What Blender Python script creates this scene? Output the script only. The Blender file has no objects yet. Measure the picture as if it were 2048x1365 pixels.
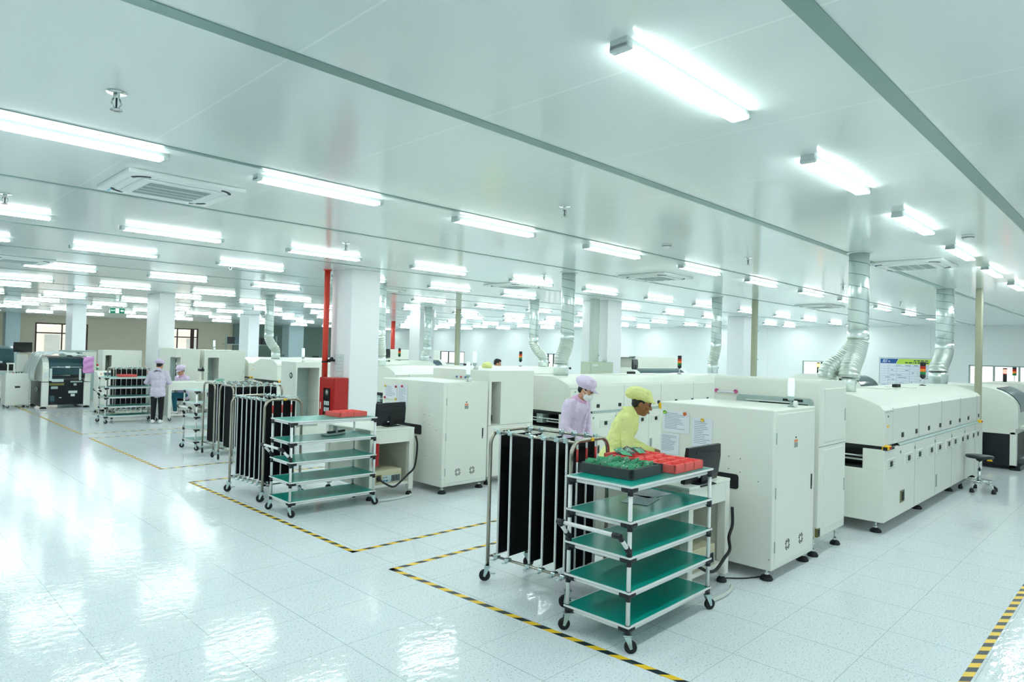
import bpy, bmesh, math, random
from mathutils import Vector, Matrix, Euler
random.seed(7)
PI = math.pi
SC = bpy.context.scene
COL = SC.collection
def V(*a): return Vector(a)

# ------------------------------------------------------------------ materials
def lin(c):
    o = []
    for v in c[:3]:
        v = v / 255.0
        o.append(v / 12.92 if v <= 0.04045 else ((v + 0.055) / 1.055) ** 2.4)
    return (o[0], o[1], o[2], 1.0)
MATS = {}
def material(name, rgb, rough=0.5, metal=0.0, var=0.04, scale=6.0, bump=0.0, bscale=60.0, coat=0.0, spec=0.5,
             emit=None, estr=0.0, alpha=1.0, trans=0.0, stretch=None):
    m = bpy.data.materials.new(name); m.use_nodes = True
    nt = m.node_tree; N = nt.nodes; L = nt.links
    b = N['Principled BSDF']
    tc = N.new('ShaderNodeTexCoord')
    src = tc.outputs['Object']
    if stretch:
        mp = N.new('ShaderNodeMapping'); mp.inputs['Scale'].default_value = stretch
        L.new(src, mp.inputs['Vector']); src = mp.outputs['Vector']
    c = lin(rgb)
    if var > 0:
        no = N.new('ShaderNodeTexNoise'); no.inputs['Scale'].default_value = scale; no.inputs['Detail'].default_value = 3
        L.new(src, no.inputs['Vector'])
        mx = N.new('ShaderNodeMix'); mx.data_type = 'RGBA'
        mx.inputs[6].default_value = tuple(x * (1 - var) for x in c[:3]) + (1,)
        mx.inputs[7].default_value = tuple(min(1, x * (1 + var)) for x in c[:3]) + (1,)
        L.new(no.outputs['Fac'], mx.inputs[0]); L.new(mx.outputs[2], b.inputs['Base Color'])
    else:
        b.inputs['Base Color'].default_value = c
    b.inputs['Roughness'].default_value = rough
    b.inputs['Metallic'].default_value = metal
    b.inputs['Specular IOR Level'].default_value = spec
    b.inputs['Coat Weight'].default_value = coat
    b.inputs['Coat Roughness'].default_value = 0.08
    b.inputs['Transmission Weight'].default_value = trans
    b.inputs['Alpha'].default_value = alpha
    if bump > 0:
        n2 = N.new('ShaderNodeTexNoise'); n2.inputs['Scale'].default_value = bscale; n2.inputs['Detail'].default_value = 4
        L.new(src, n2.inputs['Vector'])
        bp = N.new('ShaderNodeBump'); bp.inputs['Strength'].default_value = bump; bp.inputs['Distance'].default_value = 0.02
        L.new(n2.outputs['Fac'], bp.inputs['Height']); L.new(bp.outputs['Normal'], b.inputs['Normal'])
    if emit:
        b.inputs['Emission Color'].default_value = lin(emit); b.inputs['Emission Strength'].default_value = estr
    MATS[name] = m
    return m

material('machine_white', (236, 240, 230), 0.38, var=0.015, bump=0.02, bscale=250)
material('machine_cream', (230, 234, 220), 0.4, var=0.015, bump=0.02, bscale=250)
material('groove_grey', (120, 138, 135), 0.6)
material('panel_grey', (170, 190, 186), 0.45, var=0.03)
material('black_plastic', (16, 22, 28), 0.38, var=0.1)
material('black_rubber', (14, 18, 24), 0.6, var=0.1)
material('black_plate', (6, 8, 12), 0.75, var=0.1, bump=0.25, bscale=180, spec=0.25, stretch=(1, 1, 40))
material('dark_inside', (20, 30, 34), 0.6, var=0.2)
material('chrome', (205, 212, 210), 0.12, 1.0, var=0.02)
material('steel', (176, 172, 160), 0.25, 1.0, var=0.06, stretch=(1, 1, 0.2))
material('zinc', (192, 214, 214), 0.28, 0.85, var=0.12, scale=40)
material('tube_white', (240, 243, 242), 0.3, var=0.02)
material('joint_black', (22, 26, 32), 0.45, var=0.1)
material('shelf_green', (0, 156, 142), 0.28, var=0.06, scale=3, spec=0.5)
material('white_trim', (236, 240, 238), 0.35, var=0.02)
material('red_foam', (255, 108, 102), 0.75, var=0.06, bump=0.2, bscale=300)
material('grey_foam', (70, 80, 82), 0.9, var=0.12, bump=0.4, bscale=300)
material('board_green', (86, 178, 134), 0.4, var=0.3, scale=60)
material('board_dark', (40, 14, 12), 0.35, var=0.2, scale=40)
material('solder', (200, 214, 208), 0.3, 0.7, var=0.2, scale=80)
material('paper', (238, 242, 250), 0.8, var=0.01)
material('ink_grey', (150, 165, 185), 0.8, var=0.05)
material('fire_red', (172, 14, 18), 0.35, var=0.05, coat=0.3)
material('pipe_red', (222, 62, 44), 0.35, var=0.06, coat=0.2)
material('dark_glass', (14, 20, 22), 0.08, var=0.05)
material('yellow_plastic', (250, 200, 30), 0.45)
material('lens_red', (190, 36, 22), 0.3)
material('lens_amber', (246, 132, 40), 0.3)
material('lens_green', (10, 128, 70), 0.3)
material('lens_white', (232, 246, 242), 0.3, emit=(225, 255, 248), estr=0.35)
material('lens_amber_lit', (255, 170, 90), 0.3, emit=(255, 170, 80), estr=4.0)
material('lens_red_lit', (255, 120, 110), 0.3, emit=(255, 100, 90), estr=3.0)
material('magnet_red', (196, 40, 60), 0.35)
material('magnet_orange', (246, 130, 60), 0.35)
material('magnet_yellow', (250, 214, 90), 0.35)
material('magnet_green', (150, 214, 70), 0.35)
material('magnet_pink', (226, 110, 170), 0.35)
material('magnet_blue', (60, 120, 190), 0.35)
material('sticker_orange', (236, 140, 90), 0.5)
material('sticker_grey', (150, 156, 150), 0.5)
material('duct_metal', (232, 242, 240), 0.28, 0.75, var=0.1, scale=4, bump=0.06, bscale=14)
material('duct_flex', (216, 224, 218), 0.38, 0.85, var=0.08, scale=5)
material('seam_metal', (130, 150, 152), 0.35, 0.9)
material('computer_beige', (205, 200, 168), 0.5, var=0.03)
material('pole_beige', (176, 180, 152), 0.45, var=0.03)
material('pole_grey', (196, 208, 200), 0.45, var=0.03)
material('cabinet_grey', (188, 200, 180), 0.45, var=0.02)
material('ac_white', (240, 246, 244), 0.4, var=0.01)
material('ac_grille', (168, 184, 184), 0.6, var=0.04)
material('ac_sticker', (110, 205, 225), 0.5)
material('vent_dark', (24, 44, 50), 0.6)
material('lamp_body', (214, 226, 224), 0.45, var=0.01)
material('lamp_glow', (255, 255, 255), 0.5, var=0.0, emit=(243, 255, 254), estr=30.0)
material('column_white', (241, 244, 246), 0.3, var=0.012)
material('column_blue', (176, 198, 202), 0.45, var=0.02)
material('wall_white', (240, 246, 244), 0.5, var=0.015, scale=0.8)
material('wall_beige', (226, 218, 194), 0.7, var=0.03, scale=0.8)
material('wall_unlit_grey', (128, 150, 140), 0.6, var=0.04, scale=0.5)  # back wall's unlit stretch, the shade is put into the colour
material('frame_brown', (70, 42, 36), 0.5, var=0.05)
material('frame_dark', (52, 76, 76), 0.5, var=0.05)
material('frame_grey', (158, 176, 172), 0.5, var=0.03)
material('trim_alu', (138, 166, 160), 0.35, 0.4, var=0.05, scale=2)
material('sky_white', (255, 250, 248), 0.9, var=0.0, emit=(255, 246, 242), estr=1.0)
material('facade', (226, 218, 208), 0.9, var=0.05)
material('facade_window', (170, 176, 172), 0.4, var=0.1)
material('sign_green', (8, 110, 84), 0.4, emit=(8, 120, 90), estr=0.5)
material('sign_white', (240, 255, 250), 0.5, emit=(235, 255, 248), estr=0.8)
material('board_white', (232, 238, 244), 0.25, var=0.01)
material('board_blue', (22, 84, 150), 0.4, var=0.03)
material('board_lime', (196, 228, 80), 0.4, var=0.03)
material('frame_alu', (190, 200, 204), 0.35, 0.6, var=0.04)
material('skin_tan', (206, 152, 120), 0.5, var=0.06, scale=20)
material('skin_brown', (150, 100, 62), 0.45, var=0.08, scale=20)
material('hair_black', (20, 17, 18), 0.55, var=0.2, bump=0.4, bscale=200, stretch=(1, 1, 0.15))
material('eye_dark', (26, 18, 16), 0.25)
material('lip', (140, 84, 72), 0.5)
material('cloth_lavender', (228, 212, 238), 0.8, var=0.04, bump=0.5, bscale=16)
material('cloth_lavender_trim', (222, 176, 214), 0.8, var=0.05)
material('cloth_grey_lilac', (212, 204, 222), 0.85, var=0.04, bump=0.5, bscale=16)
material('cloth_yellow', (234, 238, 158), 0.8, var=0.05, bump=0.6, bscale=14)
material('cloth_black', (14, 16, 24), 0.85, var=0.15, bump=0.3, bscale=20)
material('cloth_dark', (40, 44, 56), 0.85, var=0.15, bump=0.3, bscale=20)
material('denim', (30, 104, 124), 0.85, var=0.15, bump=0.3, bscale=30)
material('mask_white', (246, 248, 250), 0.8, var=0.01, bump=0.15, bscale=60)
material('shoe_white', (242, 242, 240), 0.5, var=0.02)
material('stool_seat', (18, 40, 46), 0.35, var=0.06)
material('plastic_wrap', (232, 244, 244), 0.16, var=0.03, bump=0.9, bscale=9, alpha=0.55, spec=0.8)
material('wrap_pink', (226, 160, 222), 0.4, var=0.12, scale=12, bump=0.5, bscale=16, alpha=0.95)
material('smoked_cover', (44, 76, 84), 0.12, var=0.2, scale=2, spec=0.8)
material('machine_black', (10, 20, 28), 0.3, var=0.1)
material('label_white', (214, 226, 224), 0.5)
material('lcd_grey', (70, 96, 104), 0.2)
material('blue_plastic', (40, 110, 150), 0.45)
material('olive_metal', (130, 128, 80), 0.4, 0.5)
material('tape_red', (220, 70, 70), 0.5)
material('cable_black', (14, 18, 22), 0.45, var=0.1)
material('cable_white', (206, 216, 208), 0.45)

def glass_material():
    m = bpy.data.materials.new('window_glass'); m.use_nodes = True
    nt = m.node_tree; N = nt.nodes; L = nt.links
    N.remove(N['Principled BSDF'])
    tr = N.new('ShaderNodeBsdfTransparent'); tr.inputs[0].default_value = (0.94, 0.98, 0.97, 1)
    gl = N.new('ShaderNodeBsdfGlossy'); gl.inputs['Roughness'].default_value = 0.02
    fr = N.new('ShaderNodeFresnel'); fr.inputs[0].default_value = 1.45
    mx = N.new('ShaderNodeMixShader')
    mx.inputs[0].default_value = 0.06; L.new(tr.outputs[0], mx.inputs[1]); L.new(gl.outputs[0], mx.inputs[2])
    L.new(mx.outputs[0], N['Material Output'].inputs[0]); MATS['window_glass'] = m
glass_material()

def tape_material():
    m = bpy.data.materials.new('hazard_tape'); m.use_nodes = True
    nt = m.node_tree; N = nt.nodes; L = nt.links; b = N['Principled BSDF']
    tc = N.new('ShaderNodeTexCoord'); sp = N.new('ShaderNodeSeparateXYZ'); L.new(tc.outputs['Object'], sp.inputs[0])
    ad = N.new('ShaderNodeMath'); ad.operation = 'ADD'; L.new(sp.outputs[0], ad.inputs[0]); L.new(sp.outputs[1], ad.inputs[1])
    dv = N.new('ShaderNodeMath'); dv.operation = 'DIVIDE'; dv.inputs[1].default_value = 0.178; L.new(ad.outputs[0], dv.inputs[0])
    fr = N.new('ShaderNodeMath'); fr.operation = 'FRACT'; L.new(dv.outputs[0], fr.inputs[0])
    gt = N.new('ShaderNodeMath'); gt.operation = 'GREATER_THAN'; gt.inputs[1].default_value = 0.5; L.new(fr.outputs[0], gt.inputs[0])
    mx = N.new('ShaderNodeMix'); mx.data_type = 'RGBA'
    mx.inputs[6].default_value = lin((250, 206, 40)); mx.inputs[7].default_value = lin((22, 38, 46))
    L.new(gt.outputs[0], mx.inputs[0]); L.new(mx.outputs[2], b.inputs['Base Color']); b.inputs['Roughness'].default_value = 0.4
    MATS['hazard_tape'] = m
tape_material()

def mnode(N, L, op, a, b=None, c=None):
    n = N.new('ShaderNodeMath'); n.operation = op
    for i, v in enumerate((a, b, c)):
        if v is None: continue
        if isinstance(v, (int, float)): n.inputs[i].default_value = v
        else: L.new(v, n.inputs[i])
    return n.outputs[0]

def floor_material():
    m = bpy.data.materials.new('floor_tiles'); m.use_nodes = True
    nt = m.node_tree; N = nt.nodes; L = nt.links; b = N['Principled BSDF']
    tc = N.new('ShaderNodeTexCoord'); sp = N.new('ShaderNodeSeparateXYZ'); L.new(tc.outputs['Object'], sp.inputs[0])
    def joint(out, off, w):
        f = mnode(N, L, 'FRACT', mnode(N, L, 'DIVIDE', mnode(N, L, 'SUBTRACT', out, off), 0.6))
        d = mnode(N, L, 'MINIMUM', f, mnode(N, L, 'SUBTRACT', 1.0, f))
        return mnode(N, L, 'LESS_THAN', d, w)
    jx = joint(sp.outputs[0], 0.0053, 0.0052); jy = joint(sp.outputs[1], 0.2255, 0.0034)
    jj = mnode(N, L, 'MAXIMUM', jx, jy)
    # terrazzo flecks
    vo = N.new('ShaderNodeTexNoise'); vo.inputs['Scale'].default_value = 75; vo.inputs['Detail'].default_value = 3; vo.inputs['Roughness'].default_value = 0.7
    L.new(tc.outputs['Object'], vo.inputs['Vector'])
    cr = N.new('ShaderNodeValToRGB'); cr.color_ramp.elements[0].position = 0.33; cr.color_ramp.elements[1].position = 0.43
    cr.color_ramp.elements[0].color = lin((140, 164, 172)); cr.color_ramp.elements[1].color = lin((236, 242, 246))
    L.new(vo.outputs['Fac'], cr.inputs[0])
    lg = N.new('ShaderNodeTexNoise'); lg.inputs['Scale'].default_value = 1.3; lg.inputs['Detail'].default_value = 2
    L.new(tc.outputs['Object'], lg.inputs['Vector'])
    mx0 = N.new('ShaderNodeMix'); mx0.data_type = 'RGBA'; mx0.blend_type = 'MULTIPLY'; mx0.inputs[0].default_value = 1.0
    l2 = N.new('ShaderNodeValToRGB'); l2.color_ramp.elements[0].color = (0.95, 0.97, 0.98, 1); l2.color_ramp.elements[1].color = (1, 1, 1, 1)
    L.new(lg.outputs['Fac'], l2.inputs[0]); L.new(cr.outputs[0], mx0.inputs[6]); L.new(l2.outputs[0], mx0.inputs[7])
    mx = N.new('ShaderNodeMix'); mx.data_type = 'RGBA'
    L.new(mnode(N, L, 'MULTIPLY', jj, 0.6), mx.inputs[0]); L.new(mx0.outputs[2], mx.inputs[6]); mx.inputs[7].default_value = lin((140, 164, 168))
    L.new(mx.outputs[2], b.inputs['Base Color'])
    # polished surface with slight waviness (stretched along the polishing direction)
    mp = N.new('ShaderNodeMapping'); mp.inputs['Rotation'].default_value = (0, 0, math.radians(45)); mp.inputs['Scale'].default_value = (1.0, 1.8, 1)
    L.new(tc.outputs['Object'], mp.inputs['Vector'])
    wn = N.new('ShaderNodeTexNoise'); wn.inputs['Scale'].default_value = 9.0; wn.inputs['Detail'].default_value = 3
    L.new(mp.outputs['Vector'], wn.inputs['Vector'])
    bp = N.new('ShaderNodeBump'); bp.inputs['Strength'].default_value = 0.42; bp.inputs['Distance'].default_value = 0.006
    L.new(wn.outputs['Fac'], bp.inputs['Height']); L.new(bp.outputs['Normal'], b.inputs['Normal'])
    b.inputs['Roughness'].default_value = 0.07; b.inputs['Specular IOR Level'].default_value = 0.3
    MATS['floor_tiles'] = m
floor_material()

def ceiling_material():
    m = bpy.data.materials.new('ceiling_panels'); m.use_nodes = True
    nt = m.node_tree; N = nt.nodes; L = nt.links; b = N['Principled BSDF']
    tc = N.new('ShaderNodeTexCoord'); sp = N.new('ShaderNodeSeparateXYZ'); L.new(tc.outputs['Object'], sp.inputs[0])
    f = mnode(N, L, 'FRACT', mnode(N, L, 'DIVIDE', mnode(N, L, 'SUBTRACT', sp.outputs[0], 1.5), 1.18))
    d = mnode(N, L, 'MINIMUM', f, mnode(N, L, 'SUBTRACT', 1.0, f))
    j = mnode(N, L, 'LESS_THAN', d, 0.005)
    mx = N.new('ShaderNodeMix'); mx.data_type = 'RGBA'
    mx.inputs[6].default_value = lin((232, 242, 239)); mx.inputs[7].default_value = lin((246, 252, 250))
    L.new(j, mx.inputs[0]); L.new(mx.outputs[2], b.inputs['Base Color'])
    b.inputs['Roughness'].default_value = 0.13; b.inputs['Specular IOR Level'].default_value = 0.5
    wn = N.new('ShaderNodeTexNoise'); wn.inputs['Scale'].default_value = 0.7; wn.inputs['Detail'].default_value = 2
    L.new(tc.outputs['Object'], wn.inputs['Vector'])
    bp = N.new('ShaderNodeBump'); bp.inputs['Strength'].default_value = 0.05; bp.inputs['Distance'].default_value = 0.02
    L.new(wn.outputs['Fac'], bp.inputs['Height']); L.new(bp.outputs['Normal'], b.inputs['Normal'])
    MATS['ceiling_panels'] = m
ceiling_material()

# ------------------------------------------------------------------ mesh builder
class MB:
    def __init__(s):
        s.bm = bmesh.new(); s.mats = []; s.cur = 0
    def use(s, mat):
        if mat not in s.mats: s.mats.append(mat)
        s.cur = s.mats.index(mat); return s
    def _tag(s, faces, smooth=False):
        for f in faces: f.material_index = s.cur; f.smooth = smooth
    def box(s, x0, x1, y0, y1, z0, z1, bev=0.0, seg=2, M=None):
        t = bmesh.new()
        bmesh.ops.create_cube(t, size=1.0)
        for v in t.verts:
            v.co = V(x0 + (v.co.x + .5) * (x1 - x0), y0 + (v.co.y + .5) * (y1 - y0), z0 + (v.co.z + .5) * (z1 - z0))
        if bev > 0:
            bmesh.ops.bevel(t, geom=list(t.edges), offset=bev, segments=seg, profile=0.7, affect='EDGES')
        s._merge(t, M, bev > 0 and seg > 1); return s
    def _merge(s, t, M=None, smooth=False):
        if M is not None: bmesh.ops.transform(t, matrix=M, verts=t.verts)
        bmesh.ops.recalc_face_normals(t, faces=t.faces)
        mp = {}
        for v in t.verts: mp[v] = s.bm.verts.new(v.co)
        for f in t.faces:
            try: nf = s.bm.faces.new([mp[v] for v in f.verts])
            except ValueError: continue
            nf.material_index = s.cur; nf.smooth = smooth
        t.free()
    def prism(s, poly, axis, a, b, bev=0.0, M=None, smooth=False):
        """poly: 2-D points; axis 'x': poly=(y,z); 'y': poly=(x,z); 'z': poly=(x,y)"""
        t = bmesh.new()
        def mk(p, h):
            return {'x': V(h, p[0], p[1]), 'y': V(p[0], h, p[1]), 'z': V(p[0], p[1], h)}[axis]
        A = [t.verts.new(mk(p, a)) for p in poly]; B = [t.verts.new(mk(p, b)) for p in poly]
        n = len(poly)
        for i in range(n): t.faces.new([A[i], A[(i + 1) % n], B[(i + 1) % n], B[i]])
        t.faces.new(A); t.faces.new(B[::-1])
        if bev > 0:
            bmesh.ops.recalc_face_normals(t, faces=t.faces)
            bmesh.ops.bevel(t, geom=list(t.edges), offset=bev, segments=2, profile=0.7, affect='EDGES')
        s._merge(t, M, smooth or bev > 0); return s
    def tube(s, pts, r, n=10, cap=True, smooth=True):
        pts = [Vector(p) for p in pts]; m = len(pts)
        rs = r if isinstance(r, (list, tuple)) else [r] * m
        T = []
        for i in range(m):
            d = (pts[min(i + 1, m - 1)] - pts[max(i - 1, 0)])
            T.append(d.normalized() if d.length > 1e-9 else V(0, 0, 1))
        up = V(0, 0, 1) if abs(T[0].z) < 0.9 else V(1, 0, 0)
        u = T[0].cross(up).normalized(); rings = []
        for i in range(m):
            u = (u - T[i] * u.dot(T[i]))
            u = u.normalized() if u.length > 1e-6 else T[i].orthogonal().normalized()
            w = T[i].cross(u)
            rings.append([s.bm.verts.new(pts[i] + (u * math.cos(2 * PI * k / n) + w * math.sin(2 * PI * k / n)) * rs[i]) for k in range(n)])
        fs = []
        for i in range(m - 1):
            for k in range(n):
                fs.append(s.bm.faces.new([rings[i][k], rings[i][(k + 1) % n], rings[i + 1][(k + 1) % n], rings[i + 1][k]]))
        s._tag(fs, smooth)
        if cap: s._tag([s.bm.faces.new(rings[0][::-1]), s.bm.faces.new(rings[-1])], False)
        return s
    def cyl(s, p0, p1, r, n=16, r1=None):
        return s.tube([p0, p1], [r, r if r1 is None else r1], n)
    def lathe(s, prof, c=(0, 0, 0), n=20, axis='z', smooth=True, M=None):
        t = bmesh.new(); rings = []
        for (r, h) in prof:
            ring = []
            for k in range(n):
                a = 2 * PI * k / n; x, y = r * math.cos(a), r * math.sin(a)
                p = {'z': V(x, y, h), 'x': V(h, x, y), 'y': V(y, h, x)}[axis]
                ring.append(t.verts.new(p + Vector(c)))
            rings.append(ring)
        for i in range(len(prof) - 1):
            for k in range(n): t.faces.new([rings[i][k], rings[i][(k + 1) % n], rings[i + 1][(k + 1) % n], rings[i + 1][k]])
        t.faces.new(rings[0][::-1]); t.faces.new(rings[-1])
        s._merge(t, M, smooth); return s
    def ell(s, c, r, M=None, n=14):
        t = bmesh.new(); bmesh.ops.create_uvsphere(t, u_segments=n, v_segments=max(6, n // 2 + 2), radius=1.0)
        for v in t.verts: v.co = V(v.co.x * r[0] + c[0], v.co.y * r[1] + c[1], v.co.z * r[2] + c[2])
        s._merge(t, M, True); return s
    def cap(s, p0, p1, r0, r1=None, M=None, n=12):
        """closed capsule with tapered radius"""
        r1 = r0 if r1 is None else r1
        p0, p1 = Vector(p0), Vector(p1)
        if M is not None: p0, p1 = M @ p0, M @ p1
        d = (p1 - p0).normalized() if (p1 - p0).length > 1e-9 else V(0, 0, 1)
        P, R = [], []
        for a in (80, 55, 28): P.append(p0 - d * r0 * math.sin(math.radians(a))); R.append(r0 * math.cos(math.radians(a)))
        P.append(p0); R.append(r0); P.append(p1); R.append(r1)
        for a in (28, 55, 80): P.append(p1 + d * r1 * math.sin(math.radians(a))); R.append(r1 * math.cos(math.radians(a)))
        return s.tube(P, R, n)
    def quad(s, a, b, c, d):
        f = s.bm.faces.new([s.bm.verts.new(Vector(p)) for p in (a, b, c, d)]); s._tag([f]); return s
    def text(s, body, size, M, depth=0.001, shear=0.0):
        cu = bpy.data.curves.new('lettering', 'FONT'); cu.body = body; cu.size = size; cu.extrude = depth
        cu.align_x = 'CENTER'; cu.align_y = 'CENTER'; cu.shear = shear; cu.resolution_u = 2
        ob = bpy.data.objects.new('lettering', cu); COL.objects.link(ob)
        dg = bpy.context.evaluated_depsgraph_get(); me = ob.evaluated_get(dg).to_mesh()
        t = bmesh.new(); t.from_mesh(me); ob.evaluated_get(dg).to_mesh_clear()
        bpy.data.objects.remove(ob); bpy.data.curves.remove(cu)
        bmesh.ops.transform(t, matrix=M, verts=t.verts)
        mp = {}
        for v in t.verts: mp[v] = s.bm.verts.new(v.co)
        for f in t.faces:
            try: nf = s.bm.faces.new([mp[v] for v in f.verts]); nf.material_index = s.cur
            except ValueError: pass
        t.free(); return s
    def build(s, name, mat=None, parent=None, loc=None):
        me = bpy.data.meshes.new(name)
        if mat is not None and not s.mats: s.mats = [mat]
        s.bm.to_mesh(me); s.bm.free()
        for k in s.mats: me.materials.append(MATS[k])
        o = bpy.data.objects.new(name, me); COL.objects.link(o)
        if parent is not None: o.parent = parent
        if loc is not None: o.location = loc
        return o

def new(mat):
    return MB().use(mat)
def tag(o, label, cat, group=None):
    o['label'] = label; o['category'] = cat
    if group: o['group'] = group
    return o
def empty(name, loc=(0, 0, 0), rz=0.0):
    o = bpy.data.objects.new(name, None); COL.objects.link(o); o.empty_display_size = 0.1
    o.location = loc; o.rotation_euler = (0, 0, rz); return o
def thing(name, label, cat, loc=(0, 0, 0), rz=0.0, group=None):
    return tag(empty(name, loc, rz), label, cat, group)
def structure(o):
    o['kind'] = 'structure'; return o
def copy_tree(o, parent=None):
    c = o.copy(); COL.objects.link(c)
    if parent is not None: c.parent = parent
    for ch in list(o.children): copy_tree(ch, c)
    return c
def dup(o, label, loc, rz=0.0, group=None):
    c = copy_tree(o); c.location = loc; c.rotation_euler = (0, 0, rz); c['label'] = label
    if group: c['group'] = group
    return c
def arc(c, r, a0, a1, n):
    return [(c[0] + r * math.cos(a0 + (a1 - a0) * i / n), c[1] + r * math.sin(a0 + (a1 - a0) * i / n)) for i in range(n + 1)]
def bez(pts, n=16):
    """Catmull-Rom through points"""
    P = [Vector(p) for p in pts]; P = [P[0] * 2 - P[1]] + P + [P[-1] * 2 - P[-2]]; out = []
    for i in range(1, len(P) - 2):
        for k in range(n):
            t = k / n
            out.append(0.5 * ((2 * P[i]) + (P[i + 1] - P[i - 1]) * t + (2 * P[i - 1] - 5 * P[i] + 4 * P[i + 1] - P[i + 2]) * t * t + (3 * P[i] - P[i - 1] - 3 * P[i + 1] + P[i + 2]) * t ** 3))
    out.append(P[-2]); return out
def ordinal(i):
    return ['first', 'second', 'third', 'fourth', 'fifth', 'sixth', 'seventh', 'eighth', 'ninth', 'tenth', 'eleventh', 'twelfth', 'thirteenth', 'fourteenth'][i]
# ------------------------------------------------------------------ camera
F_PX = 1329.87; YAW, PITCH, ROLL = 0.7929, 0.015, 0.026
def cam_axes():
    cy, sy, cp, sp, cr, sr = math.cos(YAW), math.sin(YAW), math.cos(PITCH), math.sin(PITCH), math.cos(ROLL), math.sin(ROLL)
    f = V(sy * cp, cy * cp, sp); rt = V(cy, -sy, 0); up = rt.cross(f)
    return rt * cr + up * sr, up * cr - rt * sr, f
_r, _u, _f = cam_axes()
cam = bpy.data.cameras.new('camera'); co = bpy.data.objects.new('camera', cam); COL.objects.link(co)
cam.sensor_width = 36.0; cam.lens = F_PX / 2048 * 36.0; cam.clip_start = 0.05; cam.clip_end = 200
Mx = Matrix(((_r.x, _u.x, -_f.x, 0), (_r.y, _u.y, -_f.y, 0), (_r.z, _u.z, -_f.z, 1.958), (0, 0, 0, 1)))
co.matrix_world = Mx; SC.camera = co

# ------------------------------------------------------------------ world, view
w = bpy.data.worlds.new('daylight'); SC.world = w; w.use_nodes = True
w.node_tree.nodes['Background'].inputs[0].default_value = lin((250, 248, 246)); w.node_tree.nodes['Background'].inputs[1].default_value = 1.3
SC.view_settings.view_transform = 'Standard'; SC.view_settings.look = 'None'; SC.view_settings.gamma = 1.0
SC.view_settings.exposure = 0.45; SC.view_settings.use_curve_mapping = False

# ------------------------------------------------------------------ room shell
CZ = 3.35
RX0, RX1, RY0, RY1 = -7.0, 29.6, -6.0, 47.0
structure(new('floor_tiles').box(RX0, RX1, RY0, RY1, -0.1, 0.0).build('floor'))
structure(new('ceiling_panels').box(RX0, RX1, RY0, RY1, CZ, CZ + 0.1).build('ceiling'))
def wall_holes(name, mat, axis, c, t, a0, a1, z0, z1, holes):
    mb = new(mat); xs = sorted(set([a0, a1] + [h[0] for h in holes] + [h[1] for h in holes]))
    zs = sorted(set([z0, z1] + [h[2] for h in holes] + [h[3] for h in holes]))
    for i in range(len(xs) - 1):
        for j in range(len(zs) - 1):
            mx, mz = (xs[i] + xs[i + 1]) / 2, (zs[j] + zs[j + 1]) / 2
            if any(h[0] < mx < h[1] and h[2] < mz < h[3] for h in holes): continue
            if axis == 'x': mb.box(c, c + t, xs[i], xs[i + 1], zs[j], zs[j + 1])
            else: mb.box(xs[i], xs[i + 1], c, c + t, zs[j], zs[j + 1])
    return structure(mb.build(name))
RH = [(9.0, 11.33, 1.22, 1.87), (3.0, 5.25, 1.0, 1.88), (33.6, 36.2, 1.0, 1.82), (25.3, 26.6, 1.0, 1.86)]
BH = [(8.1, 10.75, 0.9, 2.9), (14.6, 17.25, 0.9, 2.9)]
wall_holes('wall_right', 'wall_white', 'x', RX1, 0.15, RY0, RY1, 0, CZ, RH)
wall_holes('wall_back', 'wall_beige', 'y', RY1, 0.15, RX0, RX1, 0, CZ, BH)
structure(new('wall_white').box(RX0 - 0.15, RX0, RY0, RY1, 0, CZ).build('wall_left'))
structure(new('wall_white').box(RX0, RX1, RY0 - 0.15, RY0, 0, CZ).build('wall_front'))
structure(new('wall_unlit_grey').box(19.6, RX1, RY1 - 0.25, RY1 - 0.02, 0, CZ).build('wall_back_unlit'))  # added sheet, its darker colour paints the shade on the back wall
structure(new('wall_white').box(RX1 - 0.04, RX1, RY0, RY1 - 0.3, CZ - 0.06, CZ).build('trim_20'))
for i, y in enumerate((6.5, 12.9, 21.5, 24.5)):
    structure(new('wall_white').box(RX1 - 0.012, RX1, y, y + 0.09, 0, CZ - 0.06).build('trim_%d' % (21 + i)))
# windows
wi = 0
for (a, b, z0, z1) in RH:
    wi += 1; fr = 'frame_grey' if wi < 3 else 'frame_dark'
    mb = new(fr)
    for (p, q, r, s) in ((a, b, z0, z0 + .04), (a, b, z1 - .04, z1), (a, a + .04, z0, z1), (b - .04, b, z0, z1)): mb.box(RX1 - .01, RX1 + .1, p, q, r, s)
    mb.use('frame_dark' if wi != 2 else 'frame_grey')
    for k in (0.33, 0.66):
        m_ = a + (b - a) * k; mb.box(RX1 + .01, RX1 + .08, m_ - .03, m_ + .03, z0 + .04, z1 - .04)
    wob = structure(mb.build('window_%d' % wi))
    new('window_glass').box(RX1 + .04, RX1 + .05, a + .04, b - .04, z0 + .04, z1 - .04).build('pane', parent=wob)
for (a, b, z0, z1) in BH:
    wi += 1; mb = new('frame_brown')
    for (p, q, r, s) in ((a, b, z0, z0 + .07), (a, b, z1 - .07, z1), (a, a + .07, z0, z1), (b - .07, b, z0, z1), (a, b, z1 - .62, z1 - .55)): mb.box(p, q, RY1 - .02, RY1 + .09, r, s)
    for k in (0.5, 0.86):
        m_ = a + (b - a) * k; wd = .03 if k == 0.5 else .11; mb.box(m_ - wd, m_ + wd, RY1 - .01, RY1 + .08, z0 + .07, z1 - .07)
    wob = structure(mb.build('window_%d' % wi))
    new('window_glass').box(a + .07, b - .07, RY1 + .03, RY1 + .04, z0 + .07, z1 - .07).build('pane', parent=wob)
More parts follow.
